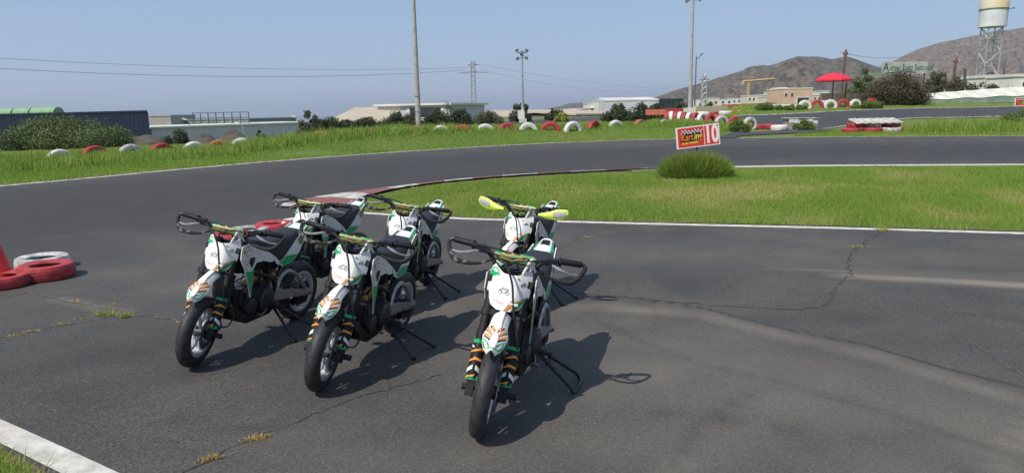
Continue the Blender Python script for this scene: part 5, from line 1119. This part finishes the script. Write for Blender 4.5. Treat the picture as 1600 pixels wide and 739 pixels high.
def track_sign(center, w, hh, rz, tilt, label, num, post_z):
    t = thing('track_sign', label, 'sign', (center.x, center.y, 0)); g = h(center.x, center.y); t.location.z = g; t.rotation_euler.z = rz; zc = center.z - g
    build(MB().cyl((0, .05, 0), (0, .05, zc), .025, 8), 'post', M_rust, t); T = Matrix.Translation((0, 0, zc)) @ Matrix.Rotation(-tilt, 4, 'Y')
    bd = build(MB().box((0, 0, 0), (w, .02, hh)), 'board', M_swhite, t, 0); bd.matrix_local = T
    def pl(name, x, z, ww, h2, m, y, parent=bd): return build(MB().box((x, y, z), (ww, .002, h2)), name, m, parent, 0)
    pl('red_panel', -w * .16, 0, w * .60, hh * .90, M_sred, -.0115); pl('red_panel', w * .315, 0, w * .32, hh * .90, M_sred, -.0115)
    def tx(s_, size, m, x, z, y, bold=0, shear=0, sx=1.0, rot=0.0):
        o = new('lettering', text_mesh(s_, size, m, bold, shear), bd); o.matrix_local = Matrix.Translation((x, y, z)) @ Matrix.Rotation(R(90), 4, 'X') @ Matrix.Rotation(rot, 4, 'Z') @ Matrix.Diagonal((sx, 1, 1, 1)); return o
    if num:
        tx(num, hh * 1.12, M_swhite, w * .315, 0, -.015, hh * .040, 0, .60)
    mb = MB(); mw = MB()
    for i in range(13):
        for j in range(3):
            x0 = -w * .37 + w * .037 * i + .01 * j; z0 = hh * (.20 + .055 * j) + .012 * math.sin(i * .9); (mb if (i + j) % 2 else mw).box((x0, -.0135, z0), (w * .034, .002, hh * .05))
    build(mb, 'chequered_flag', M_ink, bd, 0); build(mw, 'chequered_flag', M_swhite, bd, 0)
    pts = [(-.42, -.20), (-.36, .16), (.02, .24), (.12, .20), (.06, -.18), (-.02, -.26)]; build(MB().add([(x * w, -.0138, z * hh) for x, z in pts], [tuple(range(6))]), 'lettering_shadow', M_ink, bd, 0)
    xk = -w * .40
    for s_, m_, dx in (('Kart', M_sor, 0), ('ing', M_syel, 1)):
        for m2, y_, bo in ((M_ink, -.0155, hh * .030), (m_, -.018, .003)):
            me_ = text_mesh(s_, hh * .46, m2, bo, .25, .001, 'LEFT'); wdt = max(v.co.x for v in me_.vertices) if m2 is m_ else 0
            o = new('lettering', me_, bd); o.matrix_local = Matrix.Translation((xk, y_, hh * (-.02 + .02 * dx))) @ Matrix.Rotation(R(90), 4, 'X') @ Matrix.Rotation(.05, 4, 'Z') @ Matrix.Diagonal((.70, 1, 1, 1))
        xk += wdt * .70 + .004
    tx('CLUB TENERIFE', hh * .125, M_syel, -w * .19, -hh * .27, -.018, .002, .15, .92, .03); return t
a, b_, c_, d_ = at(1055, 200, 16.7), at(1123, 191.5, 16.7), at(1125, 228, 16.7), at(1058, 233, 16.7); cen = (a + b_ + c_ + d_) / 4
track_sign(cen, (b_ - a).length, (d_ - a).length, 0.0, math.atan2((b_ - a).z, (b_ - a).x), 'tilted red and white karting sign number 10 behind the grass clump', '10', 0)
cen = at(1604, 159.5, 50); track_sign(cen, 1.7, .58, 0.0, .0, 'red karting sign standing beside the second track below the white fence', None, 0)
# billboard
a, b_, c_ = at(1383, 97, 74), at(1445, 96, 75), at(1383, 116, 74); wd = (b_ - a).length; hb_ = a.z - c_.z; gz = h(a.x, a.y)
t = thing('billboard', 'weathered billboard with green lettering above the brownish shrub', 'billboard', ((a.x + b_.x) / 2, 74.5, gz), .02); zc = (a.z + c_.z) / 2 - gz
M_bill = mat('billboard_pale', (.47, .47, .42), .8, c2=(.36, .33, .28), scale=.9); M_bgreen = mat('billboard_green', (.015, .13, .10), .6)
for i in range(6): build(MB().box((-wd / 2 + wd * (i + .5) / 6, 0, zc), (wd / 6 - .015, .08, hb_)), 'panel', M_bill, t, 0)
for x in (-.47, -.16, .16, .47): build(MB().box((x * wd, .15, zc / 2), (.12, .12, zc + hb_ / 2)), 'post', M_rust, t, 0)
o = new('lettering', text_mesh('A', hb_ * .98, M_bgreen, .03), t); o.matrix_local = Matrix.Translation((-wd * .415, -.05, zc + .05)) @ Matrix.Rotation(R(90), 4, 'X') @ Matrix.Diagonal((.8, 1, 1, 1))
x = -wd * .325
for s_, big in (('NTONIO', 0), ('S', 1), ('UAREZ', 0), ('S', 1), ('ANTE E HIJOS', 0)):
    sz = hb_ * (.72 if big else .50); me_ = text_mesh(s_, sz, M_bgreen, .02, 0, .002, 'LEFT'); vx = np.array([v.co.x for v in me_.vertices]); wdt = vx.max() * .56; o = new('lettering', me_, t); o.matrix_local = Matrix.Translation((x, -.05, zc - (.02 if big else .10))) @ Matrix.Rotation(R(90), 4, 'X') @ Matrix.Diagonal((.56 if big else .46, 1, 1, 1)); x += wdt * (1 if big else .83) + (.04 if big else .13)
build(MB().tube([(-wd * .45, -.06, zc - hb_ * .42), (-wd * .25, -.06, zc - hb_ * .33), (0, -.06, zc - hb_ * .31), (wd * .25, -.06, zc - hb_ * .36)], .06, 5, 4, .3), 'swoosh', M_bgreen, t)
# green corrugated screen left of billboard, brown wall behind the parasol
def screen(name, label, cat, px0, px1, ytop, ybot, D0, D1, m, n, depth=.08, parts='panel'):
    a, b_, c_ = at(px0, ytop, D0), at(px1, ytop, D1), at(px0, ybot, D0); d = b_ - a; L = math.hypot(d.x, d.y); gz = c_.z; t = thing(name, label, cat, (a.x, a.y, gz), math.atan2(d.y, d.x)); hh = a.z - gz
    for i in range(n): build(MB().box((L * (i + .5) / n, .02 * (i % 2), hh / 2 + (b_.z - a.z) * (i + .5) / n), (L / n - .01, depth, hh)), parts, m, t, 0)
    return t
M_gsheet = mat('pale_green_sheet', (.20, .25, .17), .7, var=.15); M_bwall = mat('brown_wall', (.17, .135, .105), .9, var=.2, scale=2)
screen('corrugated_screen', 'pale green corrugated screen beside the billboard', 'screen', 1348, 1384, 114, 122, 71, 71, M_gsheet, 14)
screen('brick_wall', 'low dull brown wall behind the parasol', 'wall', 1283, 1350, 146, 157, 64, 66, M_bwall, 7, .3)
# white cloth fence with green netting below and posts
a, b_ = at(1444, 146, 66), at(1720, 127, 60); d = b_ - a; L = math.hypot(d.x, d.y); gz = at(1444, 158.5, 66).z; t = thing('cloth_fence', 'long white cloth fence sagging between posts above green netting', 'fence', (a.x, a.y, gz), math.atan2(d.y, d.x)); M_cloth = mat('white_cloth', (.80, .79, .76), .85, var=.06, scale=1.5); M_net = mat('green_netting', (.10, .19, .14), .9, c2=(.22, .26, .22), scale=1.2)
NX, NZ = 120, 8; V = []
for j in range(NZ + 1):
    for i in range(NX + 1):
        u = i / NX; v = j / NZ; top = (a.z - gz) + (b_.z - a.z) * u - .03 * abs(math.sin(u * math.pi * 8)) ; bot = .12 + .42 * u + .05 * math.sin(u * 31) + (.0 if u > .1 else 0)
        V.append((L * u, -.04 + .025 * math.sin(u * 60 + v * 4) * math.sin(v * 3) + .012 * math.sin(u * 170 + v * 9), bot + (top - bot) * v))
mb = MB(); mb.add(V, [(j * (NX + 1) + i, j * (NX + 1) + i + 1, (j + 1) * (NX + 1) + i + 1, (j + 1) * (NX + 1) + i) for j in range(NZ) for i in range(NX)]); build(mb, 'cloth', M_cloth, t, 60)
for i in range(9): build(MB().cyl((L * i / 8, .06, -.4), (L * i / 8, .06, (a.z - gz) + (b_.z - a.z) * i / 8 + .25), .04, 6), 'post', M_galv, t)
for i in range(8): build(MB().box((L * (i + .5) / 8, .02, .10 + .2 * i / 8), (L / 8 - .03, .02, .62 + .4 * i / 8)), 'netting', M_net, t, 0)
# ------------------------------------------------------------------ buildings
M_navy = mat('navy_cladding', (.008, .016, .034), .65, var=.1, scale=.5, spec=.2); M_shed = mat('pale_cladding', (.52, .51, .54), .6, var=.06, scale=.4); M_roofw = mat('white_roof', (.62, .60, .55), .7, var=.1, scale=.3); M_beige = mat('beige_roof', (.47, .385, .28), .75, var=.1, scale=.4)
M_grn = mat('green_skylight', (.22, .36, .19), .5, var=.1, scale=1); M_gg = mat('grey_green_cladding', (.19, .23, .22), .7, var=.1, scale=.3); M_conc2 = mat('grey_concrete_wall', (.36, .34, .30), .8, var=.1, scale=.5); M_dkwall = mat('dark_shed_wall', (.07, .075, .08), .7, var=.2, scale=.4)
M_wht = mat('white_render', (.66, .63, .58), .8, var=.08, scale=.4); M_peach = mat('peach_render', (.56, .38, .27), .8, var=.08, scale=.4); M_door = mat('shutter_grey', (.20, .20, .20), .6)
def house(name, label, px0, px1, ytop, D0, D1=None, depth=12, wall=M_wht, roof=M_roofw, ybot=None, rooft=.35, wins=(), cols=0, over=.15, group=None, ribs=0, slope=0.0, skew=0.0):
    """box building whose front runs between two pixels; parts: wall, roof, window..."""
    D1 = D1 or D0; a, b_ = at(px0, ytop, D0), at(px1, ytop, D1); d = Vector((b_.x - a.x, b_.y - a.y, 0)); L = d.length; ta = math.atan2(d.y, d.x)
    gz = min(h(a.x, a.y), h(b_.x, b_.y)) - .5 if ybot is None else at(px0, ybot, D0).z; hh = a.z - gz; t = thing(name, label, 'building', (a.x, a.y, gz), ta, group)
    build(MB().box((L / 2, depth / 2, (hh - rooft) / 2), (L, depth, hh - rooft)), 'wall', wall, t, 0)
    mb = MB(); mb.add([(-over, -over, hh - rooft), (L + over, -over, hh - rooft), (L + over, depth + over, hh - rooft + slope), (-over, depth + over, hh - rooft + slope), (-over, -over, hh), (L + over, -over, hh), (L + over, depth + over, hh + slope), (-over, depth + over, hh + slope)], [(3, 2, 1, 0), (4, 5, 6, 7), (0, 1, 5, 4), (1, 2, 6, 5), (2, 3, 7, 6), (3, 0, 4, 7)]); rf_ = build(mb, 'roof', roof, t, 0)
    if skew:
        for o_ in t.children:
            for v_ in o_.data.vertices: v_.co.x -= skew * max(0, v_.co.y)
    for i in range(ribs): build(MB().box((L * (i + .5) / ribs, -.012, (hh - rooft) / 2), (.10, .04, hh - rooft)), 'cladding_rib', wall, t, 0)
    for x0, x1, z0, z1 in wins:
        w_ = build(MB().box(((x0 + x1) / 2 * L, -.05, (z0 + z1) / 2 * hh), ((x1 - x0) * L, .16, (z1 - z0) * hh)), 'window', M_wht, t, 0); build(MB().box(((x0 + x1) / 2 * L, -.12, (z0 + z1) / 2 * hh), ((x1 - x0) * L * .84, .06, (z1 - z0) * hh * .84)), 'pane', M_glass, w_, 0)
    return t, L, hh
t, L, hh = house('warehouse', 'long navy blue warehouse with green roof vents behind the olive shrub', -170, 232, 186 - 3.5, 165, 108, 30, M_navy, M_navy, rooft=.3, ribs=90, skew=2.2)
t.location.z -= 0
A0, B0 = at(-170, 182.5, 165), at(232, 182.5, 108)
def along(p):
    k = (p - 800) / F_PX; return (k * A0.y - A0.x) / ((B0.x - A0.x) - k * (B0.y - A0.y)) * L
for x0, x1 in ((3, 29), (31, 56), (58, 95)):
    la, lb = along(x0), along(x1); build(MB().tube([(la, 1.4, hh + .1), (la + .01, 1.4, hh + .1), (lb - .1, 1.4, hh + .1), (lb, 1.4, hh + .1)], [.3, .9, .9, .3], 14), 'roof_vent', M_grn, t)
house('warehouse', 'plain grey concrete block beside the navy warehouse', 233, 266, 180.5, 190, None, 15, M_conc2, M_conc2)
house('warehouse', 'grey green flat shed behind the billboard frame', 262, 390, 187, 200, 190, 20, M_gg, M_gg, ribs=24)
house('warehouse', 'long pale grey warehouse with a white roof edge behind the dirt heaps', 236, 500, 198.5, 130, 172, 14, M_shed, M_roofw, rooft=.3, over=.4, ribs=34, slope=.05)
t, L, hh = house('warehouse', 'beige roofed warehouse behind the hedge row', 513, 602, 189.5, 112, 112, 20, M_wht, M_beige, rooft=.3, slope=2.2)
house('open_shed', 'open sided shed with a thin white roof behind the concrete mast', 590, 702, 163.5, 128, 122, 14, M_shed, M_roofw, rooft=.35, over=.6, wins=[(.42, .93, .45, .88)])
house('warehouse', 'long low beige roof beside the lattice pylon', 768, 800, 181, 170, 165, 30, M_dkwall, M_beige, slope=1.4)
house('warehouse', 'wide beige roofed shed behind the slim floodlight mast', 830, 906, 181.5, 165, 175, 34, M_dkwall, M_beige, slope=1.6)
house('warehouse', 'beige roofed shed with dark gable below the white buildings', 900, 990, 178, 150, 160, 24, M_dkwall, M_beige, slope=1.0, wins=[(.1, .16, .3, .6), (.3, .36, .3, .6)])
house('building', 'white flat building with a rooftop box beside the beige sheds', 918, 962, 161, 240, None, 14, M_wht, M_roofw, wins=[(.1, .3, .4, .75), (.5, .62, .4, .75), (.75, .9, .4, .75)])
house('building', 'small white rooftop box building above the beige sheds', 930, 941, 156.8, 236, None, 5, M_wht, M_roofw)
house('factory', 'grey factory with a long pale roof below the scrubby hill', 945, 1029, 156.5, 200, 200, 14, M_shed, M_roofw, slope=.8, wins=[(.82, .98, .2, .7)], ribs=20)
house('factory', 'dark low shed beside the grey factory at the hill foot', 1026, 1068, 154.5, 230, 240, 20, M_dkwall, M_dkwall)
# billboard frame on the pale warehouse
a, b_ = at(301, 177, 172), at(388, 174.5, 160); d = b_ - a; L = math.hypot(d.x, d.y); zb = at(301, 193, 172).z; t = thing('hoarding', 'empty dark steel hoarding frame above the pale warehouse', 'hoarding', (a.x, a.y, zb), math.atan2(d.y, d.x)); hh = a.z - zb
for i in range(8): build(MB().box((L * i / 7, 0, hh / 2 - (1.5 if i % 2 == 0 else 0) / 2), (.16, .16, hh + (1.5 if i % 2 == 0 else 0))), 'upright', M_dkwall, t, 0)
for z in (.0, .5, 1): build(MB().box((L / 2, -.1, hh * z), (L, .14, .16)), 'rail', M_dkwall, t, 0)
for i in (2, 4, 5, 6): build(MB().tube([(L * i / 7, 0, hh * .2), (L * i / 7 - 1.0, -1.6, -.6)], .07, 5), 'strut', M_galv, t)
for px, yt, yb, D, lab in [(291, 188, 200, 120, 'white street lamp beside the billboard frame'), (374, 194, 206, 110, 'white street lamp beside the dirt heap'), (461, 183.5, 196, 140, 'white street lamp at the end of the pale warehouse')]:
    p = at(px, yt, D); gz = h(p.x, p.y); t = thing('street_lamp', lab, 'street lamp', (p.x, p.y, gz), 0, 'street lamps by the warehouses'); zt = p.z - gz; build(MB().tube([(.5, 0, 0), (.5, 0, zt - .3), (.3, 0, zt), (0, 0, zt + .1)], .06, 6), 'pole', M_galv, t); build(MB().box((-.25, 0, zt + .15), (.85, .32, .16), Matrix.Rotation(.3, 3, 'Y')), 'lamp_head', M_swhite, t)
M_heap = mat('dark_soil', (.085, .07, .055), .95, var=.3, scale=.8, bump=.6, bscale=3)
for k, (px0, px1, yt, yb, D, lab) in enumerate([(298, 342, 208.5, 221, 70, 'low dark heap of soil beside the dark shrub'), (338, 392, 201.5, 219, 74, 'higher pointed heap of dark soil below the pale warehouse'), (196, 262, 211, 223, 68, 'long low bank of dark soil in front of the navy warehouse')]):
    a, b_ = at(px0, yb, D), at(px1, yb, D); zt = at((px0 + px1) / 2, yt, D).z; gz = h((a.x + b_.x) / 2, D) - .2; w = (b_.x - a.x); V = []; n_ = 22
    for i in range(n_ + 1):
        for j in range(n_ + 1):
            u, v = i / n_ * 2 - 1, j / n_ * 2 - 1; r_ = min(1, math.hypot(u * .98, v)); z = (zt - gz) * max(0, 1 - r_) ** (.8 if k != 2 else .35) * (1 + .12 * math.sin(u * 9 + k) * math.sin(v * 7)) + random.gauss(0, .03); V.append((u * w / 2 * 1.15, v * 3, z if r_ < 1 else -.1))
    mb = MB(); mb.add(V, [(i * (n_ + 1) + j, i * (n_ + 1) + j + 1, (i + 1) * (n_ + 1) + j + 1, (i + 1) * (n_ + 1) + j) for i in range(n_) for j in range(n_)]); o = build(mb, 'soil_heap', M_heap, None, 60, ((a.x + b_.x) / 2, D, gz)); tag(o, lab, 'soil heap', 'soil heaps by the warehouses')
# town at the foot of the hill
house('building', 'large peach coloured building with a white front below the hill', 1224, 1270, 138, 250, None, 16, M_peach, M_wht, wins=[(.46, .92, .05, .45), (.05, .15, .5, .7), (.25, .35, .5, .7)])
house('building', 'white annex on the roof line of the peach building', 1217, 1230, 137, 262, None, 8, M_wht, M_roofw, wins=[(.2, .45, .6, .85)])
town = [(1106, 1124, 153.5, 420), (1124, 1146, 155, 430), (1143, 1160, 153.8, 440), (1168, 1182, 149, 300), (1180, 1202, 148.5, 310), (1200, 1222, 148, 300), (1197, 1212, 150.5, 270), (1284, 1296, 142, 290), (1292, 1306, 146, 270), (1270, 1284, 148, 260), (1204, 1216, 143, 330), (1089, 1108, 156, 460)]
for i, (a, b_, yt, D) in enumerate(town):
    house('house', 'small flat roofed white house in the town at the hill foot' if i % 3 else 'small flat roofed cream house in the town at the hill foot', a, b_, yt, D, None, 9, M_wht if i % 3 else mat('cream_render', (.58, .52, .42), .8), M_roofw, wins=[(.15, .35, .45, .75), (.6, .8, .45, .75)], group='houses at the hill foot')
house('house', 'white and orange bungalow behind the white cloth fence', 1540, 1580, 117.5, 96, None, 5, M_wht, M_roofw, wins=[(.62, .78, .35, .8)])
house('house', 'white house with a stepped wall at the end of the cloth fence', 1584, 1660, 116, 90, None, 5, M_wht, M_roofw, wins=[(.18, .34, .5, .75)])
a = at(1540, 121, 95.6); mb = MB().box((1.3, 0, 0), (2.6, .1, .9)); o = build(mb, 'awning_wall', mat('orange_wall', (.62, .33, .12), .8, var=.1), None, 0, (a.x + .1, a.y, a.z - .45)); tag(o, 'orange painted panel on the bungalow front', 'panel')
# tower crane
c = at(1168.5, 152, 380); gz = h(c.x, c.y); zt = at(1168.5, 129, 380).z - gz; M_cr = mat('crane_yellow', (.42, .31, .13), .6, var=.1); t = thing('tower_crane', 'yellow tower crane standing over the town', 'crane', (c.x, c.y, gz))
build(MB().box((0, 0, zt / 2), (1.3, 1.3, zt)), 'tower', M_cr, t, 0); build(MB().tube([(-3.5, 0, zt + .4), (14, 0, zt + 1.6)], .55, 4), 'jib', M_cr, t); build(MB().box((-3.2, 0, zt - .4), (1.6, 1.2, 1.6)), 'counterweight', M_conc, t, 0); build(MB().tube([(-3, 0, zt + .5), (0, 0, zt + 2.6), (10, 0, zt + 1.4)], .12, 4), 'tie', M_cr, t)
# ------------------------------------------------------------------ sea haze
mb = MB().box((0, 12000, 90), (44000, 44000, 330)); hzb = tag(build(mb, 'haze', None, None, 0), kind='stuff')
mh = bpy.data.materials.new('haze_air'); mh.use_nodes = True; nn = mh.node_tree.nodes; nn.remove(nn['Principled BSDF']); pv = nn.new('ShaderNodeVolumePrincipled')
pv.inputs['Color'].default_value = (.80, .88, 1.0, 1); pv.inputs['Density'].default_value = .00013; pv.inputs['Anisotropy'].default_value = .2
mh.node_tree.links.new(pv.outputs[0], nn['Material Output'].inputs['Volume']); hzb.data.materials.append(mh)
